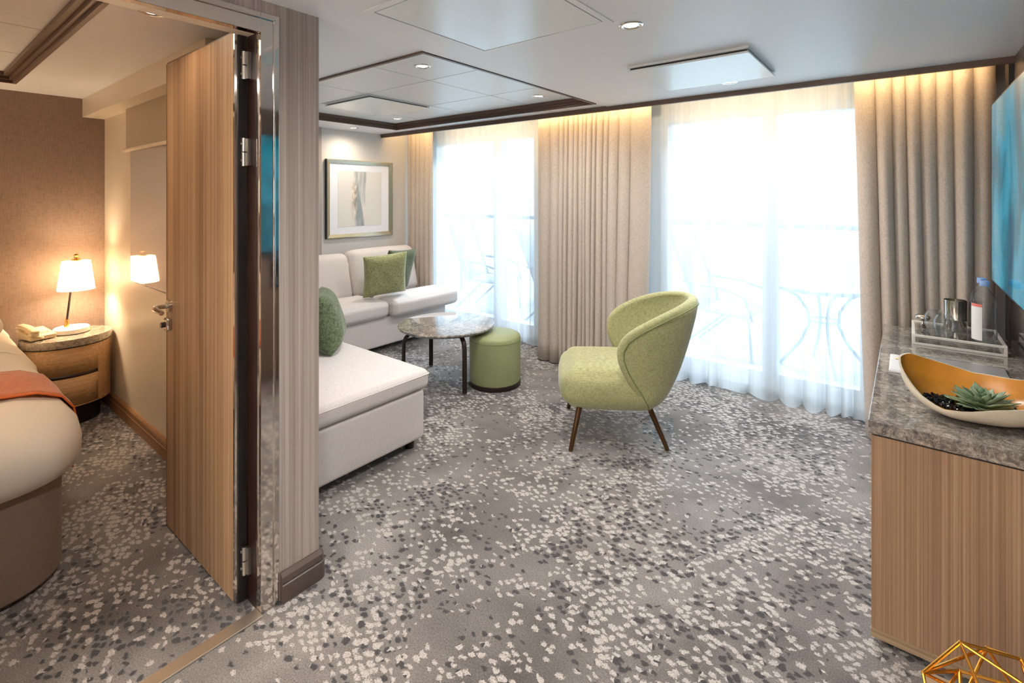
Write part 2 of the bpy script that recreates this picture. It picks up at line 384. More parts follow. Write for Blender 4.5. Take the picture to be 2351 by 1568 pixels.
def softbox(bm, x0, x1, y0, y1, z0, z1, r=0.04, puff=(0, 0, 0), n=8, wob=0):
    """box with rounded edges whose faces swell by puff"""
    c = Vector(((x0 + x1) / 2, (y0 + y1) / 2, (z0 + z1) / 2)); h = ((x1 - x0) / 2, (y1 - y0) / 2, (z1 - z0) / 2)
    def axis(hh):
        rr = min(r, hh * 0.98); a = [-hh, -hh + rr * 0.3, -hh + rr * 0.65, -hh + rr]
        k = max(2, n); a += [-hh + rr + (2 * hh - 2 * rr) * i / k for i in range(1, k)]
        return a + [hh - rr, hh - rr * 0.65, hh - rr * 0.3, hh]
    A = [axis(v) for v in h]; vd = {}
    def vert(p):
        key = tuple(round(v, 6) for v in p)
        if key in vd: return vd[key]
        q = Vector([max(-h[i] + min(r, h[i] * .98), min(h[i] - min(r, h[i] * .98), p[i])) for i in range(3)])
        d = Vector(p) - q
        pos = q + d.normalized() * r if d.length > 1e-9 else Vector(p)
        u = [p[i] / h[i] for i in range(3)]
        nrm = [max(0, 1 - v * v) for v in u]
        for i in range(3):
            j, k = (i + 1) % 3, (i + 2) % 3
            pos[i] += u[i] * puff[i] * (nrm[j] * nrm[k]) ** 0.6
        if wob: pos += Vector((math.sin(pos.y * 9 + pos.z * 13), math.sin(pos.x * 11 + 1), math.sin(pos.x * 7 + pos.y * 8))) * wob
        vd[key] = bm.verts.new(c + pos); return vd[key]
    for i in range(3):
        j, k = (i + 1) % 3, (i + 2) % 3
        for s in (-1, 1):
            for a in range(len(A[j]) - 1):
                for b_ in range(len(A[k]) - 1):
                    q = []
                    for da, db in ((0, 0), (1, 0), (1, 1), (0, 1)):
                        p = [0, 0, 0]; p[i] = s * h[i]; p[j] = A[j][a + da]; p[k] = A[k][b_ + db]; q.append(vert(p))
                    if len(set(q)) == 4:
                        try: bm.faces.new(q if s > 0 else q[::-1])
                        except ValueError: pass
    return bm
def grid(bm, f, nu, nv, mi=0, closeu=False):
    vs = [[bm.verts.new(f(i / nu, j / nv)) for j in range(nv + 1)] for i in range(nu + (0 if closeu else 1))]
    for i in range(nu):
        for j in range(nv):
            a = vs[i]; b_ = vs[(i + 1) % len(vs)]
            bm.faces.new((a[j], b_[j], b_[j + 1], a[j + 1])).material_index = mi
    return vs
def pillow(name, mat, label, loc, rot, wd=0.46, th=0.16, group=None, ht=None):
    ht = ht or wd; bm = B(); n = 18
    for s in (1, -1):
        def f(u, v):
            a, b_ = u * 2 - 1, v * 2 - 1
            x = a * wd / 2 * (1 - 0.07 * (1 - b_ * b_)); z = b_ * ht / 2 * (1 - 0.07 * (1 - a * a))
            t = th / 2 * (max(0, (1 - a ** 4) * (1 - b_ ** 4))) ** 0.55
            t += 0.004 * math.sin(a * 7 + b_ * 4) * (1 - a * a) * (1 - b_ * b_)
            return (x, s * t, z + ht / 2)
        grid(bm, f, n, n)
    bmesh.ops.remove_doubles(bm, verts=bm.verts, dist=0.0008)
    o = obj(name, bm, mat, None, sub=1)
    o.location = loc; o.rotation_euler = rot
    return tag(o, label, 'cushion', group)
def struct(name, bm, mat, parent=None, **k):
    o = obj(name, bm, mat, parent, smooth=k.pop('smooth', False), **k); o['kind'] = 'structure'; return o

# ------------------------------------------------------------------ room shell
H = 2.15
XL = -4.58; XR = 0.42; YW = 3.44; YB = -2.2; YG = 4.12; PZ = 2.30
b = B(); box(b, XL - 0.1, XR + 0.1, YB - 0.1, YG + 0.06, -0.06, 0); struct('floor', b, M['carpet'])
# ceilings
b = B()
box(b, -1.79, XR, YB, YW, H, H + 0.12)
# left living part stands 6 mm higher, ring around the coffer
cz = H + 0.006
box(b, XL, -1.79, 1.035, 1.59, cz, H + 0.12); box(b, XL, -4.11, 1.59, 3.27, cz, H + 0.12); box(b, XL, -1.79, 3.27, YW, cz, H + 0.12)
# bedroom ring
box(b, XL, -1.79, 0.49, 1.035, H, H + 0.12); box(b, XL, -4.24, YB, 0.49, H, H + 0.12); box(b, -2.02, -1.79, YB, 0.49, H, H + 0.12)
box(b, -4.24, -2.02, YB, -1.8, H, H + 0.12)
# curtain pocket lid
box(b, XL, XR, YW, YG + 0.06, PZ, PZ + 0.06)
struct('ceiling', b, M['ceil'])
def coffer(x0, x1, y0, y1, label, seamx, seamy, tname):
    b = B(); d = 0.007
    xs = [x0] + seamx + [x1]; ys = [y0] + seamy + [y1]
    box(b, x0, x1, y0, y1, H + 0.062, H + 0.1, 1)
    for i in range(len(xs) - 1):
        for j in range(len(ys) - 1):
            box(b, xs[i] + d / 2, xs[i + 1] - d / 2, ys[j] + d / 2, ys[j + 1] - d / 2, H + 0.055, H + 0.063, 0)
    t = struct('ceiling', b, [M['tile'], M['seam']])
    b = B()
    def ring(w0, w1, z0, z1):
        box(b, x0 + w0, x1 - w0, y0 + w0, y0 + w1, z0, z1); box(b, x0 + w0, x1 - w0, y1 - w1, y1 - w0, z0, z1)
        box(b, x0 + w0, x0 + w1, y0 + w1, y1 - w1, z0, z1); box(b, x1 - w1, x1 - w0, y0 + w1, y1 - w1, z0, z1)
    ring(-0.004, 0.014, H - 0.004, H + 0.022); ring(0.014, 0.03, H + 0.014, H + 0.036); ring(0.03, 0.055, H + 0.032, H + 0.055)
    struct(tname, b, M['brown'])
coffer(-4.11, -1.80, 1.59, 3.27, '', [-3.65, -3.05, -2.39], [2.16, 2.76], 'trim_1')
coffer(-4.24, -2.02, -1.8, 0.49, '', [-3.62, -3.02, -2.42], [-1.2, -0.6, 0.0], 'trim_2')
# walls
b = B(); box(b, XL - 0.1, XL, 1.01, YG + 0.06, 0, PZ + 0.06); struct('wall_left', b, M['pale_wall'])
b = B(); box(b, XL - 0.1, XL + 0.04, YB, 1.01, 0, H + 0.1); struct('wall_bedroom_head', b, M['brown_wall'])
b = B(); box(b, XR, XR + 0.1, YB, YG + 0.06, 0, PZ + 0.06); struct('wall_right', b, M['right_wall'])
b = B(); box(b, XL - 0.1, XR + 0.1, YB - 0.1, YB, 0, H + 0.1); struct('wall_back', b, M['pale_wall'])
b = B(); box(b, XL + 0.04, -1.872, 0.985, 1.01, 0, H); struct('wall_bedroom_window', b, M['cream'])
b = B(); box(b, XL, -1.872, 1.01, 1.035, 0, H + 0.004); struct('wall_living_near', b, M['pale_wall'])
b = B(); box(b, XL, XL + 0.02, 2.52, 2.70, 0, H + 0.004); struct('trim_3', b, M['woodcool'])
# partition with doorway
b = B(); box(b, -1.872, -1.77, 0.88, 1.037, 0, H + 0.002); box(b, -1.872, -1.77, 0.0, 0.88, 2.107, H + 0.002)
box(b, -1.872, -1.77, YB, 0.0, 0, H + 0.002); struct('wall_partition', b, M['woodcool'], bev=0.002)
# chrome door frame: jambs, header, dark reveal
b = B()
def jamb(y0, y1, s):
    box(b, -1.80, -1.766, y0, y1, 0, 2.107)
for y0, y1 in ((0.815, 0.88), (-0.0, 0.05)): jamb(y0, y1, 1)
box(b, -1.80, -1.766, 0.05, 0.815, 2.035, 2.107)
box(b, -1.80, -1.760, 0.858, 0.864, 0, 2.09); box(b, -1.80, -1.760, 0.0, 0.864, 2.084, 2.090)
struct('trim_4', b, M['chrome'], smooth=False, bev=0.0015)
b = B(); box(b, -1.872, -1.80, 0.815, 0.88, 0, 2.107); box(b, -1.872, -1.80, 0.0, 0.05, 0, 2.107)
struct('trim_5', b, M['reveal'])
b = B(); box(b, -1.872, -1.80, 0.05, 0.815, 2.04, 2.107); struct('trim_6', b, M['cream'])
b = B(); box(b, -1.80, -1.748, 0.05, 0.815, 0, 0.006); tag(struct('trim_7', b, M['thresh'], bev=0.002))
# skirting round the partition end
def skirt(name, path, mat, h=0.105):
    """path: outer offset line as list of (x,y), inner same length"""
    b = B(); prof = [(0, 0), (0.022, 0), (0.022, h * 0.60), (0.016, h * 0.64), (0.020, h * 0.68), (0.018, h * 0.88), (0.006, h), (0, h)]
    rows = []
    for (x, y, nx, ny) in path: rows.append([b.verts.new((x + nx * d, y + ny * d, z)) for d, z in prof])
    for a, c in zip(rows, rows[1:]):
        for i in range(len(prof) - 1): b.faces.new((a[i], a[i + 1], c[i + 1], c[i]))
    b.faces.new(rows[0]); b.faces.new(rows[-1][::-1])
    return struct(name, b, mat, smooth=True, angle=30)
arc = [(-1.776 + 0.006 * math.cos(t), 1.031 + 0.006 * math.sin(t), math.cos(t), math.sin(t)) for t in [R(a) for a in range(0, 91, 15)]]
skirt('baseboard_partition', [(-1.768, 0.884, 1, 0)] + arc + [(-1.86, 1.037, 0, 1)], M['skirt'])
skirt('baseboard_bedroom', [(-1.9, 0.985, 0, -1), (XL + 0.045, 0.985, 0, -1)], M['skirtw'], 0.10)
skirt('baseboard_living_left', [(XL, 1.04, 1, 0), (XL, 3.6, 1, 0)], M['skirt'])
skirt('baseboard_right', [(XR, -2.1, -1, 0), (XR, 0.9, -1, 0)], M['skirt'])
# curtain pocket fascia
b = B(); box(b, XL, XR, YW - 0.012, YW + 0.012, H - 0.032, PZ); struct('trim_8', b, M['brown'])
b = B(); box(b, XR - 0.02, XR, YW + 0.012, 3.56, 0.74, PZ); struct('trim_9', b, M['black'])
# window wall
b = B()
box(b, XL, -4.42, YG - 0.04, YG + 0.06, 0, PZ); box(b, -2.88, -1.62, YG - 0.04, YG + 0.06, 0, PZ); box(b, -0.18, XR, YG - 0.04, YG + 0.06, 0, PZ)
box(b, XL, XR, YG - 0.04, YG + 0.06, 2.14, PZ); box(b, XL, XR, YG - 0.04, YG + 0.06, 0, 0.03)
struct('wall_window', b, M['frame'])
def window(name, x0, x1, xm):
    b = B(); z0, z1 = 0.03, 2.14
    for a, c in ((x0, x0 + 0.06), (xm - 0.05, xm + 0.05), (x1 - 0.06, x1)): box(b, a, c, YG - 0.06, YG + 0.05, z0 + 0.13, z1 - 0.08)
    box(b, x0, x1, YG - 0.06, YG + 0.05, z0, z0 + 0.13); box(b, x0, x1, YG - 0.06, YG + 0.05, z1 - 0.08, z1)
    fr = struct(name, b, M['frame'], bev=0.004)
    for a, c in ((x0 + 0.05, xm - 0.04), (xm + 0.04, x1 - 0.05)):
        g = B(); box(g, a, c, YG - 0.004, YG + 0.004, z0 + 0.12, z1 - 0.07); obj('pane', g, M['glass'], fr, smooth=False)
window('window_1', -4.42, -2.88, -3.42)
window('window_2', -1.62, -0.18, -0.79)
for (x0, x1) in ((-4.42, -2.88), (-1.62, -0.18)):
    pl = bpy.data.lights.new('sky_portal', 'AREA'); pl.shape = 'RECTANGLE'; pl.size = x1 - x0; pl.size_y = 2.1; pl.cycles.is_portal = True
    po = bpy.data.objects.new('sky_portal', pl); COL.objects.link(po); po.location = ((x0 + x1) / 2, YG + 0.1, 1.09); po.rotation_euler = (R(-90), 0, 0)
# bedroom soffit, roller blind, inner window
b = B(); box(b, XL + 0.04, -2.378, 0.86, 0.985, 2.02, H); struct('trim_10', b, M['cream'], bev=0.002)
b = B(); box(b, -3.90, -2.4, 0.978, 0.986, 0.918, 2.0)
wn = struct('window_3', b, M['black'])
b = B(); box(b, -3.892, -2.41, 0.9745, 0.979, 0.926, 1.99); obj('pane', b, M['glasspane'], wn, smooth=False)
t = thing('roller_blind', 'beige roller blind pulled partway down over the bedroom window', 'blind', (-3.2, 0.955, 2.02))
b = B(); box(b, -3.90, -2.42, 0.953, 0.956, 1.765, 2.02); obj('fabric', b, M['blind'], t, world=True, smooth=False)
b = B(); tube(b, [(-3.93, 0.954, 1.758), (-2.40, 0.954, 1.758)], 0.011); obj('bottom_bar', b, M['cwhite'], t, world=True)

# ------------------------------------------------------------------ bedroom door
t = struct('door_1', box(B(), -2.556, -1.884, 0.772, 0.808, 0.012, 2.045), M['wooddoor'])
b = B(); box(b, -1.884, -1.872, 0.772, 0.812, 0.012, 2.045); obj('edge_strip', b, M['chrome'], t, smooth=False, bev=0.001)
b = B(); box(b, -2.560, -1.884, 0.774, 0.806, 2.045, 2.052); box(b, -2.560, -2.556, 0.771, 0.809, 0.012, 2.045); obj('edge_lipping', b, M['brown'], t, smooth=False)
b = B(); box(b, -1.874, -1.866, 0.782, 0.812, 0.012, 2.045); obj('gasket', b, M['black'], t, smooth=False)
b = B()
tube(b, [(-2.513, 0.776, 0.985), (-2.513, 0.760, 0.985)], 0.026, 20); obj('lock_rose', b, M['chrome'], t)
b = B(); box(b, -2.535, -2.491, 0.750, 0.775, 0.880, 0.935); lk = obj('thumb_turn_plate', b, M['chrome'], t, bev=0.008, segs=3)
b = B(); tube(b, [(-2.513, 0.752, 0.907), (-2.513, 0.735, 0.907)], 0.012, 14); obj('thumb_turn', b, M['darkglass'], lk)
b = B(); tube(b, [(-2.513, 0.772, 0.985), (-2.513, 0.728, 0.985), (-2.509, 0.716, 0.984), (-2.490, 0.708, 0.983), (-2.400, 0.706, 0.980)], [0.009, 0.010, 0.011, 0.011, 0.0095], 14); obj('handle', b, M['chrome'], t)
# far-side lever just beyond the leading edge
for z in (1.93, 1.62, 0.16):
    b = B(); tube(b, [(-1.853, 0.797, z - 0.05), (-1.853, 0.797, z - 0.002)], 0.008, 12); tube(b, [(-1.853, 0.797, z + 0.002), (-1.853, 0.797, z + 0.05)], 0.008, 12)
    box(b, -1.866, -1.853, 0.789, 0.793, z - 0.048, z + 0.048); box(b, -1.853, -1.835, 0.800, 0.814, z - 0.048, z + 0.048)
    hg = obj('hinge', b, M['steel'], t)
    for dz in (-0.03, 0.03):
        b = B(); tube(b, [(-1.862, 0.789, z + dz), (-1.862, 0.786, z + dz)], 0.005, 10); obj('screw', b, M['steel'], hg)

# ------------------------------------------------------------------ curtains
def drape(name, x0, x1, y, n, label, mat=None, amp=0.035, z0=0.012, z1=2.22, seed=1, top=0.6, sheer=False, wid=None, lean=(0, 0), res=14, bulge=0.0, group=None):
    rnd = random.Random(seed)
    ws = [rnd.uniform(0.35, 1.6) for _ in range(n)] if wid is None else wid
    n = len(ws); tot = sum(ws); cuts = [0]
    for v in ws: cuts.append(cuts[-1] + v / tot)
    am = [rnd.uniform(0.7, 1.25) for _ in range(n)]; ph = [rnd.uniform(-0.25, 0.25) for _ in range(n + 1)]; wp = [rnd.uniform(-1, 1) for _ in range(n + 1)]
    b = B(); nz = 14; N = n * res
    def f(u, v):
        k = min(n - 1, int(u * N / res + 1e-6)) if u < 1 else n - 1
        s = u * n - k                                   # 0..1 inside the fold
        x = x0 + (x1 - x0) * (cuts[k] + (cuts[k + 1] - cuts[k]) * s)
        z = z0 + (z1 - z0) * v
        low = (1 - v)
        a = amp * am[k] * (top + (1 - top) * low ** 0.7)
        yy = -a * (math.sin(PI * s) ** 2 - 0.5) * 2
        sw = -(x1 - x0) * (cuts[k + 1] - cuts[k]) * (0.10 if sheer else 0.26) * math.sin(2 * PI * s)   # overhanging folds
        wob = (wp[k] * (1 - s) + wp[k + 1] * s)
        x += sw + wob * 0.016 * math.sin(v * 4 + k) * low
        xr = (x - x0) / (x1 - x0)
        x += lean[0] * low * (1 - xr) + lean[1] * low * xr
        yy -= bulge * low ** 6
        if sheer: z += 0.012 * math.sin(s * PI * 2 + k) * (low ** 12)
        return (x, y + yy, z)
    grid(b, f, N, nz)
    t = thing(name, label, 'curtain', ((x0 + x1) / 2, y, z0), group=group)
    obj('fabric', b, mat or M['drape'], t, world=True, solid=0 if sheer else 0.003, angle=180)
    # heading tape running in the ceiling track
    hb = B(); box(hb, x0, x1, y - 0.006, y + 0.006, z1 - 0.002, PZ - 0.018); obj('heading_tape', hb, M['white'], t, world=True, smooth=False)
    return t
drape('curtain', -4.55, -4.14, 3.785, 6, 'short taupe curtain hanging left of the windows behind the sofa', seed=3, amp=0.024)
drape('curtain', -2.60, -1.55, 3.665, 15, 'wide taupe curtain hanging between the two windows, behind the green armchair', seed=5, amp=0.044,
      wid=[1.9, 1.5, .8, .55, .9, .5, .75, .5, .8, .55, .9, .7, 1.3, 1.5, 2.2], lean=(0.0, -0.04))
drape('curtain', -0.245, 0.375, 3.70, 8, 'taupe curtain hanging at the right behind the marble desk', seed=8, amp=0.066,
      wid=[1.4, 1.1, .9, .9, 1.0, 1.0, 1.2, 1.2], lean=(0.06, 0.0), z0=0.012)
drape('sheer_curtain', -4.36, -2.52, 3.93, 15, 'white sheer curtain over the left window beyond the sofa', M['sheer'], seed=11, amp=0.022, sheer=True, z1=2.24, z0=0.014, top=0.5)
drape('sheer_curtain', -1.75, -0.16, 3.92, 12, 'white sheer curtain over the right window behind the armchair', M['sheer'], seed=21, amp=0.034, sheer=True, z1=2.24, z0=0.014, top=0.35, lean=(-0.02, 0.0))
for i, (y, lb) in enumerate(((3.71, 'front'), (3.925, 'rear'))):
    b = B(); box(b, XL + 0.002, XR - 0.025, y - 0.009, y + 0.009, PZ - 0.018, PZ); struct('trim_%d' % (11 + i), b, M['white'])
t = thing('led_strip', 'warm glowing light strip hidden above the curtains in the ceiling pocket', 'light', (-2.0, 3.47, 2.26))
b = B(); box(b, XL + 0.05, XR - 0.06, YW + 0.014, YW + 0.03, 2.255, 2.262); obj('diffuser', b, M['led'], t, world=True, smooth=False)
b = B(); box(b, XL + 0.05, XR - 0.06, YW + 0.012, YW + 0.032, 2.262, 2.272); obj('housing', b, M['white'], t, world=True, smooth=False)
lamp('AREA', 'curtain_pocket_light', (-2.05, 3.475, 2.245), 9, AMBER, (R(88), 0, 0), shape='RECTANGLE', size=4.7, size_y=0.03)

# ------------------------------------------------------------------ ceiling fittings
def downlight(x, y, z, label, power=14, col=NEUT, seen=True):
    power *= 2.15
    t = thing('downlight', label, 'light', (x, y, z), group=None)
    b = B(); lathe(b, [(0.030, 0.003), (0.031, -0.001), (0.040, -0.005), (0.047, -0.003), (0.049, 0.0)], n=32, mat='open'); obj('bezel', b, M['chrome'], t, angle=60)
    b = B(); lathe(b, [(0, -0.0005), (0.029, -0.0005)], n=28, mat='open'); obj('lens', b, M['bulb'], t)
    l = lamp('SPOT', 'downlight_beam', (x, y, z - 0.012), power, col, (0, 0, 0), spot_size=R(172), spot_blend=1.0, shadow_soft_size=0.06)
    return t
downlight(-0.865, 1.862, H, 'large chrome downlight set in the plain white ceiling between the two square panels')
downlight(-0.83, 3.157, H, 'faint downlight in the white ceiling beyond the hanging square panel')
downlight(-2.157, 1.90, H + 0.055, 'chrome downlight in the nearest tile of the ceiling coffer')
downlight(-2.125, 2.995, H + 0.055, 'chrome downlight in the right-hand far tile of the ceiling coffer')
downlight(-3.80, 3.03, H + 0.055, 'small chrome downlight in the far left corner of the ceiling coffer', 7)
downlight(-4.36, 2.93, H + 0.006, 'small downlight close to the wall above the framed artwork', 5, WARM)
downlight(-0.7, 0.3, H, 'added downlight, unseen fill over the entrance end of the room, nearer the windows', 20)  # this and the next are added out of view to fill the near room
downlight(-0.7, -1.2, H, 'added downlight, unseen fill over the entrance end of the room, farthest from the windows', 20)
downlight(-3.0, -0.3, H + 0.055, 'warm downlight over the middle of the bed', 4, (1.0, 0.72, 0.48))
downlight(-2.6, 0.25, H + 0.055, 'warm downlight over the foot of the bed', 5, (1.0, 0.72, 0.48))
t = thing('fill_lamp', 'added floor lamp with a pale drum shade, unseen fill light beside the back wall of the living room', 'lamp', (-0.95, -1.75, 0))  # added out of view as an uplight for ceiling and desk front
b = B(); lathe(b, [(0, 0), (0.15, 0), (0.15, 0.015), (0.02, 0.025), (0, 0.025)], n=36); obj('base', b, M['bronze'], t)
b = B(); tube(b, [(0, 0, 0.02), (0, 0, 1.60)], 0.011, 12); obj('pole', b, M['bronze'], t)
b = B(); lathe(b, [(0.21, 1.32), (0.18, 1.60)], n=40, mat='open'); obj('shade', b, M['shadew'], t)
lamp('POINT', 'fill_lamp_bulb', (-0.95, -1.72, 1.48), 145, NEUT, shadow_soft_size=0.06)
downlight(-2.2, 0.62, H, 'warm downlight beside the doorway in the bedroom ceiling', 1.6, (1.0, 0.74, 0.50))

t = thing('ceiling_hatch', 'large flat satin access panel flush in the white ceiling, nearest the camera', 'panel', (-1.24, 1.45, H))
b = B(); x0, x1, y0, y1 = -1.58, -0.90, 1.10, 1.78
for (a, c, d_, e) in ((x0, x1, y0, y0 + 0.028), (x0, x1, y1 - 0.028, y1), (x0, x0 + 0.028, y0 + 0.028, y1 - 0.028), (x1 - 0.028, x1, y0 + 0.028, y1 - 0.028)): box(b, a, c, d_, e, H - 0.004, H)
obj('border', b, M['ceil'], t, world=True, smooth=False)
b = B(); box(b, x0 + 0.034, x1 - 0.034, y0 + 0.034, y1 - 0.034, H - 0.003, H); obj('door', b, M['panelw'], t, world=True, smooth=False)
b = B(); box(b, x0 + 0.028, x1 - 0.028, y0 + 0.028, y1 - 0.028, H - 0.0006, H); obj('gap', b, M['seam'], t, world=True, smooth=False)
def diffuser(x0, x1, y0, y1, z, label, drop):
    t = thing('air_diffuser', label, 'vent', ((x0 + x1) / 2, (y0 + y1) / 2, z))
    b = B(); box(b, x0, x1, y0, y1, z - drop * 0.38, z); obj('collar', b, M['tile'], t, world=True, smooth=False)
    b = B(); box(b, x0 + 0.012, x1 - 0.012, y0 + 0.012, y1 - 0.012, z - drop * 0.7, z - drop * 0.38); obj('slot', b, M['black'], t, world=True, smooth=False)
    b = B(); box(b, x0, x1, y0, y1, z - drop, z - drop * 0.7); obj('plate', b, M['panelw'], t, world=True, smooth=False, bev=0.002)
    return t
diffuser(-1.155, -0.56, 2.44, 3.02, H, 'square white air diffuser hanging below the ceiling with a dark slot', 0.032)
diffuser(-3.645, -3.055, 2.185, 2.765, H + 0.055, 'square white air diffuser inside the tiled ceiling coffer', 0.022)

# ------------------------------------------------------------------ picture
t = thing('framed_artwork', 'abstract grey and ochre artwork in a champagne frame above the sofa', 'picture', (XL + 0.002, 3.155, 1.44))
y0, y1, z0, z1 = -0.405, 0.405, -0.405, 0.405; fw = 0.04
b = B()
prof = [(0.0, 0.0), (0.0, 0.032), (fw * 0.2, 0.034), (fw, 0.018), (fw, 0.0)]
cor = [(y0, z0, 1, 1), (y1, z0, -1, 1), (y1, z1, -1, -1), (y0, z1, 1, -1)]
rows = [[b.verts.new((h, yy + sy * d, zz + sz * d)) for d, h in prof] for yy, zz, sy, sz in cor]
for i in range(4):
    a, c = rows[i], rows[(i + 1) % 4]
    for k in range(len(prof) - 1): b.faces.new((a[k], a[k + 1], c[k + 1], c[k]))
obj('frame', b, M['champ'], t, smooth=False)
for ya in (y0 - 0.004, y1):
    b = B(); box(b, 0.0, 0.031, ya, ya + 0.004, z0, z1); obj('frame_side', b, M['black'], t, smooth=False)
b = B(); box(b, 0.004, 0.010, y0 + fw - 0.004, y1 - fw + 0.004, z0 + fw - 0.004, z1 - fw + 0.004); obj('mat_board', b, M['mat_board'], t, smooth=False)
b = B(); box(b, 0.010, 0.012, -0.27, 0.27, -0.29, 0.29); obj('print', b, M['art'], t, smooth=False)

# ------------------------------------------------------------------ sofa
t = thing('sectional_sofa', 'cream fabric corner sofa with a chaise, under the framed artwork', 'sofa', (-3.6, 2.0, 0))
b = B(); softbox(b, -4.50, -3.84, 1.10, 3.71, 0.06, 0.33, 0.02, n=4); obj('base', b, M['sofa'], t, world=True)
b = B(); softbox(b, -3.835, -2.205, 1.10, 1.962, 0.055, 0.338, 0.022, n=4); obj('chaise_base', b, M['sofa'], t, world=True)
b = B(); softbox(b, -4.30, -3.79, 1.975, 2.945, 0.335, 0.482, 0.045, (0.012, 0.004, 0.018)); obj('seat_cushion', b, M['sofa'], t, world=True)
b = B(); softbox(b, -4.12, -3.73, 2.952, 3.80, 0.335, 0.488, 0.045, (0.012, 0.004, 0.018)); obj('seat_cushion', b, M['sofa'], t, world=True)
b = B(); softbox(b, -3.78, -2.185, 1.12, 1.985, 0.345, 0.455, 0.035, (0.004, 0.006, 0.016)); obj('chaise_cushion', b, M['sofa'], t, world=True)
def piping_loop(x0, x1, y0, y1, z, r, rad):
    pts = []
    for cx, cy, a0 in ((x1 - rad, y1 - rad, 0), (x0 + rad, y1 - rad, 90), (x0 + rad, y0 + rad, 180), (x1 - rad, y0 + rad, 270)):
        for k in range(6): a = R(a0 + 90 * k / 5); pts.append((cx + rad * math.cos(a), cy + rad * math.sin(a), z))
    return pts + pts[:1]
b = B(); tube(b, piping_loop(-3.778, -2.183, 1.122, 1.987, 0.428, 0.003, 0.03), 0.0028, 6); obj('seam', b, M['sofa'], t, world=True)
def back_cushion(y0, y1, z0, z1, parent):
    b = B(); softbox(b, -0.09, 0.09, y0, y1, z0, z1, 0.07, (0.03, 0.0, 0.012), n=8)
    m_ = Matrix.Translation((-4.36, 0, 0.44)) @ Matrix.Rotation(R(-14), 4, 'Y')
    for v in b.verts: v.co = m_ @ v.co
    return obj('back_cushion', b, M['sofa'], parent, world=True)
back_cushion(1.15, 2.02, -0.02, 0.46, t); back_cushion(2.03, 2.895, -0.02, 0.455, t); back_cushion(2.90, 3.735, -0.02, 0.478, t)
b = B(); softbox(b, -4.52, -4.40, 1.10, 3.64, 0.30, 0.80, 0.03, n=4); obj('back_frame', b, M['sofa'], t, world=True)
for i, (a, c) in enumerate(((-3.9, -3.1), (-3.08, -2.3))):
    b = B(); softbox(b, a, c, 1.07, 1.26, 0.42, 0.86, 0.07, (0, 0.02, 0.01)); obj('back_cushion', b, M['sofa'], t, world=True)
for (x, y) in ((-2.27, 1.90), (-2.27, 1.18), (-3.1, 1.90), (-3.92, 3.58), (-4.42, 3.58), (-3.92, 2.2)):
    b = B(); lathe(b, [(0.026, 0), (0.030, 0.065)], (x, y, 0), 18); obj('foot', b, M['blackfoot'], t, world=True)
pillow('throw_pillow', M['dgreen'], 'dark green cushion at the back, leaning on the sofa behind the light green one', (-4.12, 3.24, 0.508), (R(14), R(3), R(101)), 0.44, 0.12)
pillow('throw_pillow', M['pgreen'], 'light green woven square cushion leaning on the sofa back', (-3.95, 3.00, 0.508), (R(16), R(-4), R(70)), 0.44, 0.16)
pillow('throw_pillow', M['ggreen'], 'plump dark green cushion standing on the chaise, seen edge on', (-2.93, 1.83, 0.468), (R(16), R(0), R(-38)), 0.40, 0.20)
pillow('throw_pillow', M['dgreen'], 'green cushion mostly hidden behind the wooden partition on the chaise', (-2.90, 1.54, 0.462), (R(10), R(0), R(-36)), 0.36, 0.12)

# ------------------------------------------------------------------ coffee table and ottoman
TC = (-2.88, 2.79)
t = thing('coffee_table', 'round grey marble coffee table on curved dark legs in front of the sofa', 'table', (TC[0], TC[1], 0))
b = B(); lathe(b, [(0.0, 0.425), (0.365, 0.425), (0.378, 0.432), (0.383, 0.442), (0.380, 0.449), (0.370, 0.452), (0, 0.452)], n=72); obj('tabletop', b, M['marble'], t)
for a in (-22, 68, 158, 248):
    ca, sa = math.cos(R(a)), math.sin(R(a)); b = B()
    pr = [(0.10, 0.413), (0.26, 0.413), (0.305, 0.405), (0.335, 0.380), (0.350, 0.34), (0.352, 0.2), (0.352, 0.012)]
    pts = []
    tube(b, [(r_ * ca, r_ * sa, z_) for r_, z_ in pr], 0.014, 10)
    for v in b.verts:   # flatten the bar tangentially wider
        tn = Vector((-sa, ca, 0)); d = v.co.dot(tn); v.co += tn * d * 0.35
    lg = obj('leg', b, M['dark_leg'], t)
    b = B(); lathe(b, [(0.017, 0), (0.019, 0.012)], (0.352 * ca, 0.352 * sa, 0), 14); obj('foot_cap', b, M['steel'], lg)
b = B(); lathe(b, [(0.0, 0.405), (0.12, 0.405), (0.12, 0.426), (0, 0.426)], n=24); obj('hub', b, M['dark_leg'], t)
t = thing('ottoman', 'round green leather ottoman tucked beside the marble coffee table', 'ottoman', (-2.525, 2.972, 0))
b = B(); lathe(b, [(0.196, 0.035), (0.200, 0.05), (0.200, 0.350), (0.198, 0.370), (0.190, 0.386), (0.170, 0.396), (0.08, 0.401), (0, 0.402)], n=64); obj('cover', b, M['leather'], t, angle=70)
b = B(); lathe(b, [(0.19, 0), (0.202, 0.002), (0.202, 0.034), (0.19, 0.036)], n=64); obj('base_ring', b, M['dark_leg'], t)
b = B(); tube(b, [(0.2005 * math.cos(2 * PI * k / 64), 0.2005 * math.sin(2 * PI * k / 64), 0.353) for k in range(65)], 0.002, 6, False); obj('seam', b, M['piping'], t)

# ------------------------------------------------------------------ armchair
t = thing('armchair', 'sage green armchair with a wraparound back on bronze legs, in front of the window', 'chair', (-1.436, 2.842, 0))
t.rotation_euler = (0, 0, R(33.2) + PI - R(90))
b = B(); softbox(b, -0.285, 0.285, -0.24, 0.318, 0.222, 0.445, 0.085, (0.012, 0.03, 0.018), n=8)
obj('seat', b, M['green'], t)
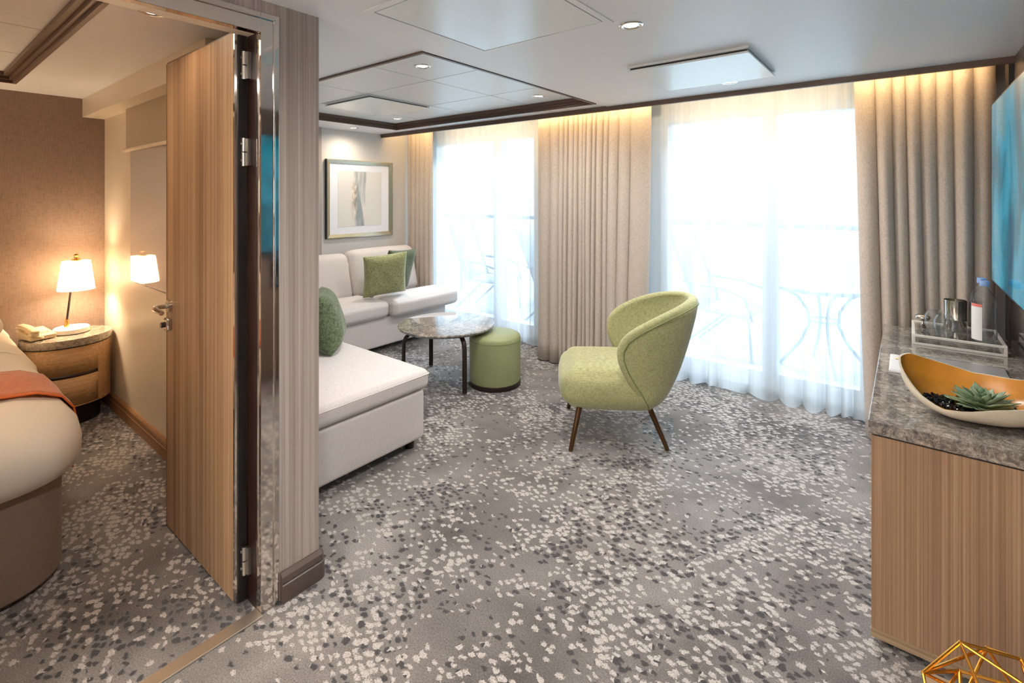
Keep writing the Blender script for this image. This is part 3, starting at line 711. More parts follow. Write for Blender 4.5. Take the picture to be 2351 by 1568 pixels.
# wraparound back: rows by height, each a plan arc whose opening depends on height
prof = [  # z, half-width, y rear, y front edge
    (0.218, 0.235, -0.290, -0.150), (0.232, 0.264, -0.315, -0.145), (0.27, 0.288, -0.345, -0.135), (0.33, 0.300, -0.380, -0.105), (0.40, 0.308, -0.412, -0.060), (0.47, 0.316, -0.438, -0.020),
    (0.54, 0.324, -0.460, 0.005), (0.60, 0.331, -0.478, 0.006), (0.655, 0.337, -0.492, -0.022), (0.70, 0.340, -0.504, -0.080), (0.74, 0.340, -0.514, -0.155), (0.775, 0.336, -0.521, -0.235), (0.803, 0.328, -0.526, -0.315), (0.824, 0.312, -0.530, -0.385), (0.836, 0.28, -0.531, -0.440)]
prof = [(z_, h_, yr_ + 0.028, yf_ - 0.004) for z_, h_, yr_, yf_ in prof]
NU = 40; TH = 0.055
def arcpt(row, u, inset, lift=0):
    z, hw, yr, yf = row
    hw2, yr2 = hw - inset, yr + inset
    yc = -0.08                                    # where the arc is widest
    if yf <= yc:
        s = (yf - yc) / (yr2 - yc); s = max(0.0, min(0.995, s)); ph = math.acos(s) if s > 0 else PI / 2
        a = (u * 2 - 1) * ph; x = hw2 * math.copysign(abs(math.sin(a)) ** 0.85, math.sin(a)); y = yc + (yr2 - yc) * math.cos(a)
    else:
        L1 = PI / 2 * hw; L2 = yf - yc; tt = (u * 2 - 1) * (L1 + L2)
        if abs(tt) <= L1:
            a = tt / L1 * PI / 2; x = hw2 * math.copysign(abs(math.sin(a)) ** 0.85, math.sin(a)); y = yc + (yr2 - yc) * math.cos(a)
        else: x = math.copysign(hw2, tt); y = yc + abs(tt) - L1
        if inset and abs(u - 0.5) > 0.45: pass
    return Vector((x, y, z + lift))
bm = B(); nr = len(prof)
outer = [[bm.verts.new(arcpt(prof[i], k / NU, 0)) for k in range(NU + 1)] for i in range(nr)]
inner = [[bm.verts.new(arcpt(prof[i], k / NU, TH * (0.7 + 0.3 * min(1, i / 6)))) for k in range(NU + 1)] for i in range(nr)]
for i in range(nr - 1):
    for k in range(NU):
        bm.faces.new((outer[i][k], outer[i][k + 1], outer[i + 1][k + 1], outer[i + 1][k]))
        bm.faces.new((inner[i][k], inner[i + 1][k], inner[i + 1][k + 1], inner[i][k + 1]))
# rolled rim: loop round sides and top
def rimloop(g): return [g[i][0] for i in range(nr)] + [g[nr - 1][k] for k in range(1, NU)] + [g[i][NU] for i in range(nr - 1, -1, -1)]
ro, ri = rimloop(outer), rimloop(inner); L = len(ro); mid1 = []
for i in range(L):
    a, c = ro[i].co, ri[i].co; tan = ro[min(i + 1, L - 1)].co - ro[max(i - 1, 0)].co
    nrm = (c - a).cross(tan); nrm.normalize()
    m_ = (a + c) / 2
    cen = Vector((0, -0.3, 0.45)); nrm = nrm if nrm.dot(m_ - cen) > 0 else -nrm
    q = []
    for s, h in ((0.12, 0.012), (0.5, 0.021), (0.88, 0.012)): q.append(bm.verts.new(a.lerp(c, s) + nrm * h))
    mid1.append(q)
for i in range(L - 1):
    seq0 = [ro[i]] + mid1[i] + [ri[i]]; seq1 = [ro[i + 1]] + mid1[i + 1] + [ri[i + 1]]
    for k in range(4): bm.faces.new((seq0[k], seq0[k + 1], seq1[k + 1], seq1[k]))
for k in range(NU): bm.faces.new((outer[0][k], inner[0][k], inner[0][k + 1], outer[0][k + 1]))
rim_pts = [v.co.copy() for v in ro]
obj('backrest', bm, M['green'], t, sub=1)
b = B()
pp = []
for i, p in enumerate(rim_pts):
    c = Vector((0, -0.26, p.z)); d = (p - c); d.z = 0; d.normalize(); q = p + d * 0.003
    if i < nr: q.y -= 0.022
    elif i >= L - nr: q.y -= 0.022
    else: q.z -= 0.022
    if i < nr or i >= L - nr: q.z -= 0.010 * (1 if p.z > 0.6 else 0)
    pp.append(q)
tube(b, pp[1:-1], 0.0035, 6); obj('piping', b, M['piping'], t)
for sx_ in (-1, 1):
    for (yt, yb) in ((0.225, 0.277), (-0.18, -0.276)):
        b = B(); tube(b, [(sx_ * (0.24 if yt > 0 else 0.19), yt, 0.235), (sx_ * (0.29 if yt > 0 else 0.232), yb, 0.008), (sx_ * (0.2905 if yt > 0 else 0.2325), yb, 0.0)], [0.017, 0.0125, 0.012], 16); obj('leg', b, M['bronze'], t)
b = B(); softbox(b, -0.20, 0.20, -0.20, 0.20, 0.212, 0.24, 0.015, n=3); obj('underframe', b, M['blackfoot'], t)

# ------------------------------------------------------------------ bed, nightstand, lamp, phone
t = thing('bed', 'double bed with white duvet and padded taupe base, in the bedroom', 'bed', (-3.5, -0.45, 0))
def bedshape(b, x1, y1, x0, y0, z0, z1, r, n=9):
    """rounded foot corners"""
    pts = [(x0, y0), ]
    for k in range(n + 1): a = -PI / 2 + PI / 2 * k / n; pts.append((x1 - r + r * math.cos(a), y0 + r + r * math.sin(a)))
    for k in range(n + 1): a = PI / 2 * k / n; pts.append((x1 - r + r * math.cos(a), y1 - r + r * math.sin(a)))
    pts.append((x0, y1)); return pts
def extr(b, pts, z0, z1):
    lo = [b.verts.new((x, y, z0)) for x, y in pts]; hi = [b.verts.new((x, y, z1)) for x, y in pts]
    for i in range(len(pts)): j = (i + 1) % len(pts); b.faces.new((lo[i], lo[j], hi[j], hi[i]))
    b.faces.new(lo[::-1]); b.faces.new(hi)
b = B(); extr(b, bedshape(b, -2.47, 0.44, -4.50, -1.40, 0, 0, 0.20), 0.02, 0.415); obj('base', b, M['bedbase'], t, world=True, bev=0.01)
def ringed(b, levels, n=14, x0=-4.50, y0=-1.44):
    rows = []
    for (x1, y1, r, z) in levels:
        pts = [(x0, y0)]
        N = 26
        for k in range(1, N + 1): pts.append((x0 + (x1 - r - x0) * k / N, y0))
        for k in range(1, n + 1): a = -PI / 2 + PI / 2 * k / n; pts.append((x1 - r + r * math.cos(a), y0 + r + r * math.sin(a)))
        for k in range(1, N + 1): pts.append((x1, y0 + r + (y1 - r - y0 - r) * k / N))
        for k in range(1, n + 1): a = PI / 2 * k / n; pts.append((x1 - r + r * math.cos(a), y1 - r + r * math.sin(a)))
        for k in range(1, N + 1): pts.append((x1 - r + (x0 - x1 + r) * k / N, y1))
        rows.append([b.verts.new((x, y, z)) for x, y in pts])
    for a, c in zip(rows, rows[1:]):
        for i in range(len(a)): j = (i + 1) % len(a); b.faces.new((a[i], a[j], c[j], c[i]))
    b.faces.new(rows[-1]); b.faces.new(rows[0][::-1])
lv = [(-2.475, 0.435, 0.20, 0.395), (-2.42, 0.468, 0.22, 0.42), (-2.385, 0.482, 0.22, 0.47), (-2.38, 0.484, 0.22, 0.53), (-2.40, 0.474, 0.24, 0.59), (-2.46, 0.44, 0.26, 0.645), (-2.56, 0.37, 0.28, 0.683), (-2.72, 0.24, 0.28, 0.702), (-2.95, 0.05, 0.28, 0.71)]
b = B(); ringed(b, lv)
for v in b.verts:
    x, y, z = v.co
    if z < 0.66: v.co.z += 0.010 * math.sin(x * 9 + y * 6); v.co.y += 0.006 * math.sin(x * 21); v.co.x += 0.007 * math.sin(y * 17)
duv = obj('duvet', b, M['linen'], t, world=True, angle=180)
b = B()
def turn(u, v):
    x = -4.15 + 0.02 * u; return (x, 0.40 - 1.7 * v, 0.711)
# pillow end of the bed
b = B(); softbox(b, -4.50, -3.86, -0.38, 0.40, 0.69, 0.80, 0.05, (0.01, 0.01, 0.05)); obj('bed_pillow', b, M['linen'], t, world=True)
b = B(); softbox(b, -4.50, -3.86, -1.30, -0.44, 0.69, 0.80, 0.05, (0.01, 0.01, 0.05)); obj('bed_pillow', b, M['linen'], t, world=True)
b = B(); tube(b, [(-3.52, y_, z_) for y_, z_ in ((-1.2, 0.713), (0.05, 0.7135), (0.24, 0.706), (0.37, 0.687), (0.44, 0.649), (0.474, 0.594), (0.487, 0.53))], 0.003, 6); obj('sheet_fold', b, M['linen'], t, world=True)
# runner follows the duvet section
sec = [(-1.42, 0.72), (-0.6, 0.722), (0.05, 0.720), (0.24, 0.711), (0.37, 0.692), (0.445, 0.653), (0.482, 0.596), (0.494, 0.53), (0.494, 0.47), (0.480, 0.41), (0.482, 0.34)]
def secpt(s):
    k = s * (len(sec) - 1); i = min(len(sec) - 2, int(k)); f_ = k - i
    return sec[i][0] + (sec[i + 1][0] - sec[i][0]) * f_, sec[i][1] + (sec[i + 1][1] - sec[i][1]) * f_
tr = thing('bed_runner', 'orange terracotta runner laid across the foot of the white bed', 'bed runner', (-2.85, 0.0, 0.72))
b = B()
def rf(u, v):
    y, z = secpt(v); x = -3.10 + 0.40 * u + 0.02 * math.sin(v * 5)
    zz = z + 0.003 * math.sin(u * 9 + v * 11)
    # the duvet falls away toward the foot
    return (x, y, zz - 0.008 * max(0, u - 0.6) * (1 if z > 0.6 else 0))
grid(b, rf, 10, 40); obj('cloth', b, M['orange'], tr, world=True, solid=0.004, angle=180)
b = B(); grid(b, lambda u, v: (rf(1, v)[0] + 0.004 + 0.012 * u, rf(1, v)[1], rf(1, v)[2] - 0.001), 2, 40); obj('hem', b, M['orangeh'], tr, world=True, solid=0.006, angle=180)

t = thing('nightstand', 'oval oak nightstand with grey marble top in the bedroom corner', 'nightstand', (-4.315, 0.742, 0))
sxn, syn = 0.205, 0.232
b = B(); lathe(b, [(0.0, 0.13), (0.95, 0.13), (0.955, 0.145), (0.955, 0.505), (0.0, 0.505)], n=64, sx=sxn, sy=syn)
bd = obj('body', b, M['nswood'], t, angle=50)
b = B(); lathe(b, [(0.9, 0.0), (0.9, 0.13)], n=48, sx=sxn * 0.8, sy=syn * 0.8); obj('plinth', b, M['black'], t)
b = B(); lathe(b, [(0.93, 0.505), (0.93, 0.513)], n=48, sx=sxn, sy=syn); obj('shadow_gap', b, M['black'], t)
b = B(); lathe(b, [(0.985, 0.513), (1.0, 0.518), (1.0, 0.552), (0.99, 0.56), (0, 0.56)], n=64, sx=sxn, sy=syn); obj('top', b, M['nsmarble'], t, angle=50)
def arcstrip(a0, a1, z0, z1, out, mat, nm):
    b = B()
    grid(b, lambda u, v: (sxn * out * math.cos(R(a0 + (a1 - a0) * u)), syn * out * math.sin(R(a0 + (a1 - a0) * u)), z0 + (z1 - z0) * v), 16, 1)
    return obj(nm, b, mat, t, solid=0.003)
dw = arcstrip(-70, 34, 0.340, 0.499, 0.957, M['nswood'], 'drawer'); arcstrip(-70, 34, 0.14, 0.318, 0.957, M['nswood'], 'drawer')
arcstrip(-70, 34, 0.318, 0.340, 0.954, M['reveal'], 'finger_slot')

t = thing('table_lamp', 'lit white table lamp with tapered shade and round base on the nightstand', 'lamp', (-4.345, 0.768, 0.561))
b = B(); lathe(b, [(0.0, 0), (0.086, 0), (0.094, 0.004), (0.094, 0.030), (0.088, 0.036), (0, 0.036)], n=48); obj('base', b, M['white'], t)
fx, fy = -0.03, -0.02
b = B(); tube(b, [(fx, fy, 0.036), (fx + 0.004, fy + 0.002, 0.085)], [0.014, 0.008], 14); obj('socket', b, M['brass'], t)
b = B(); tube(b, [(fx + 0.004, fy + 0.002, 0.085), (fx + 0.030, fy + 0.034, 0.46)], 0.006, 12); obj('stem', b, M['dark_leg'], t)
b = B(); cx_, cy_ = 0.012, 0.022
lathe(b, [(0.098, 0.283), (0.074, 0.472)], (cx_, cy_, 0), 48, mat='open'); obj('shade', b, M['shadew'], t)
b = B(); lathe(b, [(0.028, 0.475), (0.028, 0.483), (0.012, 0.486), (0.011, 0.50), (0.014, 0.508), (0.009, 0.518), (0, 0.521)], (cx_, cy_, 0), 20)
tube(b, [(cx_ - 0.073, cy_, 0.472), (cx_ + 0.073, cy_, 0.472)], 0.0025, 6); obj('finial', b, M['brass'], t)
lamp('POINT', 'table_lamp_bulb', (-4.33, 0.79, 0.561 + 0.37), 10, (1.0, 0.76, 0.52), shadow_soft_size=0.05)

t2 = thing('table_lamp', 'added second lit table lamp, unseen fill light on the far side of the bed', 'lamp', (-4.345, -1.74, 0.561))  # added out of view to brighten the bedroom ceiling
for c_ in [c for c in bpy.data.objects if c.parent == t]:
    n_ = c_.copy(); COL.objects.link(n_); n_.parent = t2
lamp('POINT', 'bedroom_fill_bulb', (-4.339, -1.73, 0.561 + 0.40), 130, (1.0, 0.76, 0.52), shadow_soft_size=0.05)
t3 = thing('nightstand', 'added oval oak nightstand, unseen, under the second lamp on the far side of the bed', 'nightstand', (-4.315, -1.70, 0))  # added only to carry the unseen second lamp
for c_ in [c for c in bpy.data.objects if c.parent and c.parent.name == 'nightstand']:
    n_ = c_.copy(); COL.objects.link(n_); n_.parent = t3
t = thing('telephone', 'beige desk telephone beside the lamp on the nightstand', 'telephone', (-4.325, 0.598, 0.561), R(14))
b = B(); v = [(-0.10, -0.075, 0), (0.10, -0.075, 0), (0.10, 0.075, 0), (-0.10, 0.075, 0)]
box(b, -0.085, 0.085, -0.065, 0.065, 0.004, 0.03)
for vv in b.verts:
    if vv.co.z > 0.02 and vv.co.x < 0: vv.co.z += 0.028
obj('body', b, M['phone'], t, bev=0.005)
b = B(); softbox(b, -0.10, 0.10, -0.070, -0.022, 0.056, 0.080, 0.012, n=3)
for vv in b.verts: vv.co.z += -0.022 * (1 - (vv.co.x / 0.1) ** 2) * -1 * 0.4 + (-vv.co.x * 0.10)
hs = obj('handset', b, M['phone'], t)
b = B(); softbox(b, -0.098, -0.05, -0.068, -0.024, 0.040, 0.064, 0.010, n=2); obj('earpiece', b, M['phone'], hs)
b = B(); softbox(b, 0.05, 0.098, -0.068, -0.024, 0.028, 0.054, 0.010, n=2); obj('mouthpiece', b, M['phone'], hs)
b = B()
for i in range(4):
    for j in range(3): box(b, -0.03 + i * 0.02, -0.017 + i * 0.02, -0.005 + j * 0.018, 0.007 + j * 0.018, 0.034 + (0.5 - i * 0.17) * 0.02, 0.046 + (0.5 - i * 0.17) * 0.02)
obj('keypad', b, M['white'], t, smooth=False)
b = B(); pts = []
for k in range(160):
    s = k / 159; a = s * 2 * PI * 16; cxx = 0.09 + 0.03 * math.sin(s * PI) - 0.01 * s; cyy = -0.05 + 0.05 * s; pts.append((cxx + 0.006 * math.cos(a), cyy, 0.014 + 0.006 * math.sin(a) + 0.02 * (1 - s)))
tube(b, pts, 0.0016, 5); obj('coiled_cord', b, M['phone'], t)

# ------------------------------------------------------------------ desk on the right with its things
t = thing('desk_cabinet', 'wood cabinet with thick grey marble top along the right wall under the television', 'cabinet', (0.16, 2.8, 0))
b = B(); box(b, -0.088, XR - 0.003, 2.008, 3.55, 0.05, 0.680); obj('body', b, M['wood'], t, world=True, smooth=False, bev=0.001)
b = B(); box(b, -0.089, XR - 0.003, 2.006, 3.55, 0.022, 0.05); obj('bottom_rail', b, M['woodh'], t, world=True, smooth=False)
b = B(); box(b, -0.06, XR - 0.003, 2.05, 3.5, 0.0, 0.022); obj('plinth', b, M['black'], t, world=True, smooth=False)
b = B(); box(b, -0.084, XR - 0.003, 2.012, 3.55, 0.680, 0.687); obj('shadow_gap', b, M['black'], t, world=True, smooth=False)
b = B(); box(b, -0.096, XR - 0.001, 2.0, 3.56, 0.687, 0.73); obj('worktop', b, M['marble'], t, world=True, smooth=False, bev=0.002)
DT = 0.7305
t = thing('wall_panel', 'dark glossy panel on the wall between marble top and television', 'panel', (XR, 3.1, 0.74))
b = B(); box(b, XR - 0.016, XR - 0.001, 1.9, 3.42, 0.732, 1.2); obj('sheet', b, M['darkglass'], t, world=True, smooth=False)
t = thing('television', 'large wall television with a glowing blue screen above the marble desk', 'television', (0.38, 2.65, 1.48))
b = B(); box(b, 0.352, 0.382, 1.75, 3.565, 1.022, 1.945); obj('housing', b, M['tvframe'], t, world=True, smooth=False, bev=0.003)
b = B(); box(b, 0.3495, 0.352, 1.762, 3.553, 1.034, 1.933); obj('screen', b, M['tv'], t, world=True, smooth=False)
b = B(); box(b, 0.382, XR, 2.3, 3.0, 1.25, 1.75); obj('wall_mount', b, M['black'], t, world=True, smooth=False)

t = thing('serving_tray', 'white framed glass serving tray on the marble top holding bottles and glasses', 'tray', (0.195, 3.38, DT))
b = B(); x0, x1, y0, y1 = 0.026, 0.364, 3.165, 3.53
for (za, zb) in ((0.7305, 0.7405), (0.769, 0.779)):
    for (a, c, d_, e) in ((x0, x1, y0, y0 + 0.012), (x0, x1, y1 - 0.012, y1), (x0, x0 + 0.012, y0 + 0.012, y1 - 0.012), (x1 - 0.012, x1, y0 + 0.012, y1 - 0.012)): box(b, a, c, d_, e, za, zb)
for xx in (x0, x1 - 0.012):
    for yy in (y0, y1 - 0.012): box(b, xx, xx + 0.012, yy, yy + 0.012, 0.7405, 0.769)
obj('frame', b, M['white'], t, world=True, smooth=False, bev=0.001)
b = B(); box(b, x0 + 0.01, x1 - 0.01, y0 + 0.01, y1 - 0.01, 0.7700, 0.7745); obj('glass_shelf', b, M['clear'], t, world=True, smooth=False)
TT = 0.7750
def bottle(x, y, label, lab=True, rz=0):
    t = thing('water_bottle', label, 'bottle', (x, y, TT), rz)
    b = B(); pr = [(0.0, 0.0), (0.038, 0.0), (0.044, 0.006), (0.045, 0.02), (0.045, 0.175), (0.043, 0.182), (0.045, 0.19), (0.042, 0.205), (0.030, 0.232), (0.016, 0.252), (0.0145, 0.262), (0.0145, 0.268)]
    lathe(b, pr, n=32); obj('body', b, M['pet'], t, angle=60)
    b = B(); lathe(b, [(0.0165, 0.262), (0.0175, 0.264), (0.0175, 0.284), (0.0155, 0.288), (0, 0.288)], n=28); obj('cap', b, M['capblue'], t)
    b = B(); lathe(b, [(0.0, 0.003), (0.0425, 0.006), (0.0432, 0.165), (0, 0.165)], n=32); obj('water', b, M['pet'], t)
    if lab:
        b = B(); grid(b, lambda u, v: (0.0458 * math.cos(R(190 + 80 * u)), 0.0458 * math.sin(R(190 + 80 * u)), 0.01 + 0.17 * v), 14, 1); obj('label', b, M['label'], t)
bottle(0.293, 3.235, 'front clear water bottle with white and red label, pale blue cap', True, R(-15))
bottle(0.292, 3.345, 'rear clear water bottle standing behind the labelled one', False)
t = thing('ice_bucket', 'small polished steel ice bucket on the glass tray', 'bucket', (0.20, 3.40, TT))
b = B(); lathe(b, [(0, 0.0), (0.042, 0.0), (0.044, 0.004), (0.044, 0.055), (0.0455, 0.058), (0.0455, 0.062), (0.044, 0.065), (0.046, 0.155), (0.047, 0.158), (0.0435, 0.157), (0.042, 0.06), (0.0, 0.012)], n=40); obj('vessel', b, M['silver'], t, angle=50)
def tumbler(x, y, label, z=TT):
    t = thing('glass_tumbler', label, 'glass', (x, y, z), group=None)
    b = B(); lathe(b, [(0.033, 0.0), (0.036, 0.03), (0.043, 0.062), (0.038, 0.085), (0.026, 0.102), (0.0, 0.104)], n=32, mat='open'); obj('bowl', b, M['clear'], t, solid=0.003)
    b = B(); tube(b, [(0.033 * math.cos(2 * PI * k / 32), 0.033 * math.sin(2 * PI * k / 32), 0.0025) for k in range(33)], 0.002, 6, False); obj('rim', b, M['clear'], t)
tumbler(0.150, 3.245, 'upturned clear glass tumbler at the front left of the tray')
tumbler(0.118, 3.345, 'upturned clear glass tumbler behind the front one, beside the steel bucket')
t = thing('silver_cup', 'small rounded silver cup at the left of the tray behind the tumblers', 'cup', (0.072, 3.44, TT))
b = B(); lathe(b, [(0, 0), (0.018, 0), (0.006, 0.006), (0.005, 0.022), (0.022, 0.026), (0.034, 0.038), (0.032, 0.05), (0.018, 0.060), (0, 0.062)], n=32); obj('body', b, M['silver'], t, angle=60)

t = thing('notepad', 'small white notepad stack behind the tip of the bowl on the marble top', 'notepad', (-0.02, 2.73, DT))
b = B(); box(b, -0.055, 0.06, 2.60, 2.87, DT, 0.7385); obj('pages', b, M['paper'], t, world=True, smooth=False, bev=0.001)
b = B(); box(b, -0.05, 0.055, 2.61, 2.86, 0.7385, 0.7415); obj('cover', b, M['paper'], t, world=True, smooth=False)
t = thing('pen', 'slim brass pen lying on the white notepad', 'pen', (0.0, 2.7, 0.7415))
b = B(); tube(b, [(-0.035, 2.78, 0.7455), (0.05, 2.77, 0.7455)], 0.0032, 8); obj('barrel', b, M['brass'], t, world=True)
t = thing('folder', 'grey leather folder lying between the bowl and the glass tray', 'folder', (0.19, 2.8, DT))
b = B(); box(b, 0.075, 0.325, 2.56, 2.93, DT, 0.7355); obj('cover', b, M['grey_card'], t, world=True, smooth=False, bev=0.001)
b = B(); box(b, 0.080, 0.3255, 2.565, 2.925, 0.7355, 0.7375); obj('sheet', b, M['grey_card'], t, world=True, smooth=False)

# planter bowl
BX, BY = 0.185, 2.235
t = thing('planter_bowl', 'cream boat-shaped bowl with amber inside on the marble top, holding a succulent', 'bowl', (BX, BY, DT))
def bowlpt(a, s, off=0):
    """a angle round the bowl, s 0 bottom .. 1 rim"""
    ca, sa = math.cos(a), math.sin(a)
    rx, ry = 0.205 + off, 0.125 + off
    T_ = [(0, .15), (30, .14), (60, .118), (90, .115), (120, .14), (150, .165), (180, .158), (205, .11), (225, .065), (243, .040), (260, .050), (280, .074), (300, .088), (330, .115), (360, .15)]
    ad_ = math.degrees(a) % 360; rim = .15
    for (a0, r0), (a1, r1) in zip(T_, T_[1:]):
        if a0 <= ad_ <= a1: q_ = (ad_ - a0) / (a1 - a0); rim = r0 + (r1 - r0) * q_ ; break
    prof = (math.sin(s * PI / 2)) ** 0.85
    rr = (0.30 + 0.70 * prof) if s > 0 else 0.30
    z = rim * (s ** 1.55)
    return Vector((rx * rr * math.copysign(abs(ca) ** 1.0, ca) , ry * rr * math.copysign(abs(sa) ** 1.0, sa), z + 0.002))
b = B(); NA, NS = 56, 10
vo_ = [[b.verts.new(bowlpt(2 * PI * i / NA, j / NS)) for j in range(NS + 1)] for i in range(NA)]
cb = b.verts.new((0, 0, 0.0))
for i in range(NA):
    k = (i + 1) % NA
    for j in range(NS): b.faces.new((vo_[i][j], vo_[k][j], vo_[k][j + 1], vo_[i][j + 1]))
    b.faces.new((cb, vo_[k][0], vo_[i][0]))
ow = obj('shell', b, M['cwhite'], t, angle=180)
b = B()
vi_ = [[b.verts.new(bowlpt(2 * PI * i / NA, j / NS, -0.006) + Vector((0, 0, 0.006 if j < NS else -0.001))) for j in range(NS + 1)] for i in range(NA)]
for i in range(NA):
    k = (i + 1) % NA
    for j in range(NS): b.faces.new((vi_[i][j], vi_[i][j + 1], vi_[k][j + 1], vi_[k][j]))
b.faces.new([vi_[i][0] for i in range(NA)])
obj('lining', b, M['bowlin'], t, angle=180)
b = B()
for i in range(NA):
    k = (i + 1) % NA; q = [bowlpt(2 * PI * i / NA, 1), bowlpt(2 * PI * k / NA, 1), bowlpt(2 * PI * k / NA, 1, -0.006) - Vector((0, 0, .001)), bowlpt(2 * PI * i / NA, 1, -0.006) - Vector((0, 0, .001))]
    b.faces.new([b.verts.new(p) for p in q])
obj('rim', b, M['cwhite'], t)
b = B(); rnd = random.Random(2)
for _ in range(420):
    a = rnd.uniform(0, 2 * PI); r_ = math.sqrt(rnd.random()); x, y = 0.135 * r_ * math.cos(a), 0.082 * r_ * math.sin(a); s_ = rnd.uniform(0.006, 0.011)
    mt = Matrix.Translation((x, y, 0.028 + 0.012 * (x / 0.15) ** 2 + rnd.uniform(-0.003, 0.005))) @ Euler((rnd.uniform(0, 3), rnd.uniform(0, 3), rnd.uniform(0, 3))).to_matrix().to_4x4() @ Matrix.Diagonal((s_, s_ * 0.75, s_ * 0.6, 1))
    bmesh.ops.create_icosphere(b, subdivisions=1, radius=1, matrix=mt)
st = obj('pebbles', b, M['stone'], None, smooth=False); st.location = (BX, BY, DT)
tag(st, 'glossy black pebbles filling the cream boat-shaped bowl', 'pebbles', None, 'stuff')
t = thing('succulent', 'green rosette succulent growing from black pebbles in the bowl', 'plant', (BX + 0.015, BY + 0.0, DT + 0.036))
LAY = [(20, 0.098, 6), (16, 0.085, 20), (13, 0.070, 36), (9, 0.052, 54), (6, 0.034, 70)]
rnd = random.Random(9)
for li, (cnt, ln, el) in enumerate(LAY):
    for k in range(cnt):
        a = 2 * PI * (k + 0.5 * (li % 2)) / cnt + rnd.uniform(-0.09, 0.09); l_ = ln * rnd.uniform(0.95, 1.2); wd = l_ * 0.12 + 0.003
        e = R(el + rnd.uniform(-5, 5)); b = B()
        def lf(u, v):
            s = v; wv = wd * (math.sin(min(1, s * 1.25 + 0.08) * PI * 0.5) * (1 - max(0, (s - 0.62) / 0.38) ** 2)) ; th = 0.0042 * (1 - 0.75 * s)
            an = u * 2 * PI; x = s * l_; yy = wv * math.cos(an); zz = th * math.sin(an) + 0.35 * (yy * yy) / max(wd, 1e-4) + 0.10 * l_ * s * s
            X = x * math.cos(e) - zz * math.sin(e); Z = x * math.sin(e) + zz * math.cos(e)
            return (X * math.cos(a) - yy * math.sin(a), X * math.sin(a) + yy * math.cos(a), Z + 0.004 * li)
        grid(b, lf, 8, 7, closeu=True); obj('leaf', b, M['leaf'], t, angle=180)

# low oak table with wire ornament
t = thing('side_table', 'low pale oak table in front of the cabinet, cut by the picture corner', 'table', (0.22, 1.17, 0))
b = B(); box(b, 0.032, XR - 0.01, 0.88, 1.448, 0.375, 0.40); obj('tabletop', b, M['woodh'], t, world=True, smooth=False, bev=0.001)
for xx in (0.05, XR - 0.06):
    for yy in (0.90, 1.40):
        b = B(); box(b, xx, xx + 0.03, yy, yy + 0.03, 0, 0.375); obj('leg', b, M['dark_leg'], t, world=True, smooth=False)
t = thing('wire_ornament', 'geometric gold wire ornament standing on the low oak table', 'ornament', (0.14, 1.42, 0.40))
V = [(0.093, 1.454, 0.49), (0.029, 1.368, 0.45), (0.191, 1.487, 0.485), (0.09, 1.415, 0.455), (0.139, 1.494, 0.475), (0.205, 1.428, 0.47), (0.04, 1.33, 0.404), (0.1, 1.425, 0.404), (0.21, 1.42, 0.404), (0.16, 1.28, 0.404), (0.25, 1.36, 0.404), (0.085, 1.27, 0.404)]
E_ = [(0, 1), (0, 2), (0, 3 + 0), (0, 5), (1, 4), (4, 2), (2, 5), (3, 5), (3, 6), (1, 6), (1, 7), (4, 7), (2, 8), (5, 9), (2, 10), (6, 7), (7, 8), (8, 10), (10, 9), (9, 11), (11, 6), (3, 11), (4, 8), (5, 10), (3, 1)]
E_ = [e for e in E_ if e != (0, 3)] + [(0, 9)]
b = B()
for i, j in E_: tube(b, [V[i], V[j]], 0.0032, 8)
for p in V: bmesh.ops.create_icosphere(b, subdivisions=1, radius=0.0042, matrix=Matrix.Translation(p))
obj('wire_frame', b, M['gold'], t, world=True)

# ------------------------------------------------------------------ balcony and sea
b = B(); box(b, -7, 3, YG + 0.06, 5.75, -0.08, 0.0); tag(struct('balcony_deck', b, M['deck']))
b = B(); box(b, -900, 900, 30, 1600, -21, -20); s_ = struct('sea', b, M['sea'])
t = thing('balcony_railing', 'pale balcony railing with glass panels and a rounded handrail, seen through the sheers', 'railing', (-2, 5.6, 0))
b = B(); tube(b, [(-7, 5.6, 1.17), (3, 5.6, 1.17)], 0.026, 14); obj('handrail', b, M['rail'], t, world=True)
for i in range(7):
    x = -6.9 + i * 1.45
    b = B(); box(b, x - 0.015, x + 0.015, 5.585, 5.615, 0, 1.15); obj('post', b, M['rail'], t, world=True, smooth=False)
    if i < 6: b = B(); box(b, x + 0.03, x + 1.42, 5.597, 5.603, 0.08, 1.08); obj('glass_panel', b, M['glass'], t, world=True, smooth=False)
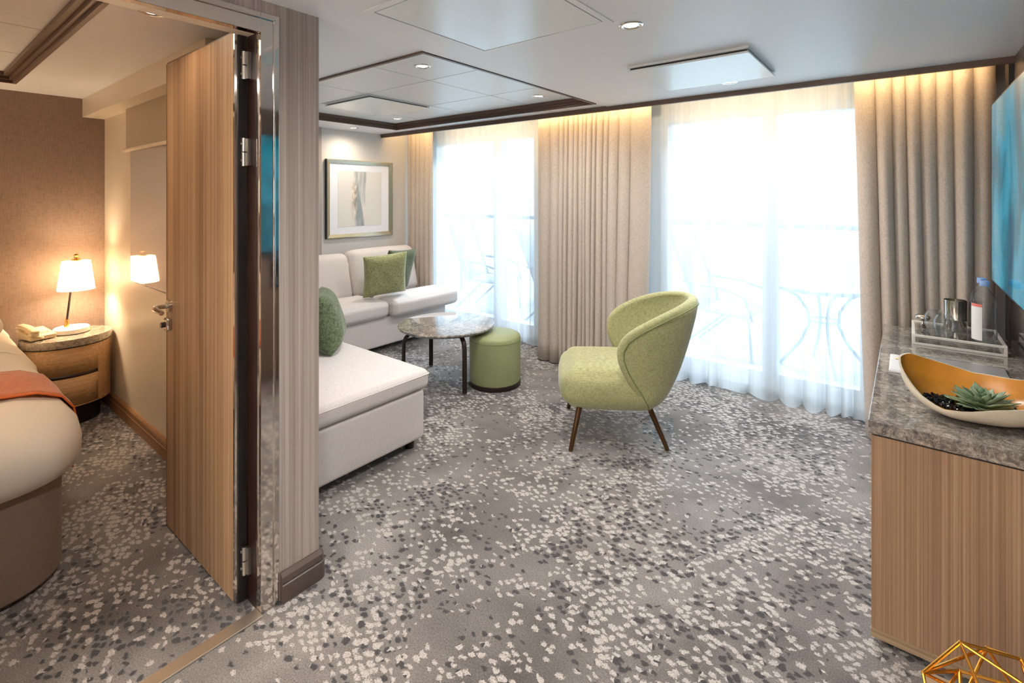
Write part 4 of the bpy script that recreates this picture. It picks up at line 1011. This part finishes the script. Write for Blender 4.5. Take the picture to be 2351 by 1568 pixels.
def deck_chair(x, y, rz, label):
    t = thing('deck_chair', label, 'chair', (x, y, 0), rz, 'balcony chairs')
    for s in (-1, 1):
        b = B(); tube(b, [(s * 0.27, -0.42, 1.10), (s * 0.27, -0.15, 0.42), (s * 0.27, 0.30, 0.40), (s * 0.27, 0.34, 0.0)], 0.013, 10); obj('side_frame', b, M['outgrey'], t)
        b = B(); tube(b, [(s * 0.27, -0.28, 0.66), (s * 0.29, 0.05, 0.64), (s * 0.29, 0.28, 0.58), (s * 0.28, 0.34, 0.38)], 0.013, 10); obj('armrest', b, M['outgrey'], t)
        b = B(); tube(b, [(s * 0.27, 0.1, 0.41), (s * 0.27, -0.36, 0.0)], 0.012, 10); obj('leg', b, M['outgrey'], t)
    b = B(); grid(b, lambda u, v: ((u - 0.5) * 0.52, -0.42 + 0.27 * v, 1.10 - 0.68 * v), 2, 6); obj('back_sling', b, M['mesh'], t, solid=0.004)
    b = B(); grid(b, lambda u, v: ((u - 0.5) * 0.52, -0.15 + 0.45 * v, 0.42 - 0.02 * v), 2, 4); obj('seat_sling', b, M['mesh'], t, solid=0.004)
deck_chair(-4.25, 4.85, R(-80), 'reclined mesh deck chair on the balcony behind the left sheer, nearer the sofa')
deck_chair(-3.15, 4.85, R(-80), 'reclined mesh deck chair on the balcony behind the left sheer, nearer the middle curtain')
deck_chair(-1.35, 4.95, R(-95), 'mesh chair on the balcony left of the round table, behind the right sheer')
t = thing('patio_table', 'round patio table on curved legs on the balcony, behind the right sheer', 'table', (-0.55, 5.0, 0))
b = B(); lathe(b, [(0, 0.68), (0.42, 0.68), (0.43, 0.69), (0.43, 0.70), (0.42, 0.71), (0, 0.71)], n=48); obj('tabletop', b, M['outgrey'], t)
for k in range(4):
    a = R(20 + 90 * k); ca, sa = math.cos(a), math.sin(a); b = B()
    tube(b, [(r_ * ca, r_ * sa, z_) for r_, z_ in ((0.36, 0.68), (0.20, 0.60), (0.12, 0.48), (0.11, 0.36), (0.18, 0.2), (0.34, 0.0))], 0.013, 8); obj('leg', b, M['outgrey'], t)
b = B(); tube(b, [(0.115 * math.cos(2 * PI * k / 24), 0.115 * math.sin(2 * PI * k / 24), 0.40) for k in range(25)], 0.010, 8, False); obj('ring', b, M['outgrey'], t)
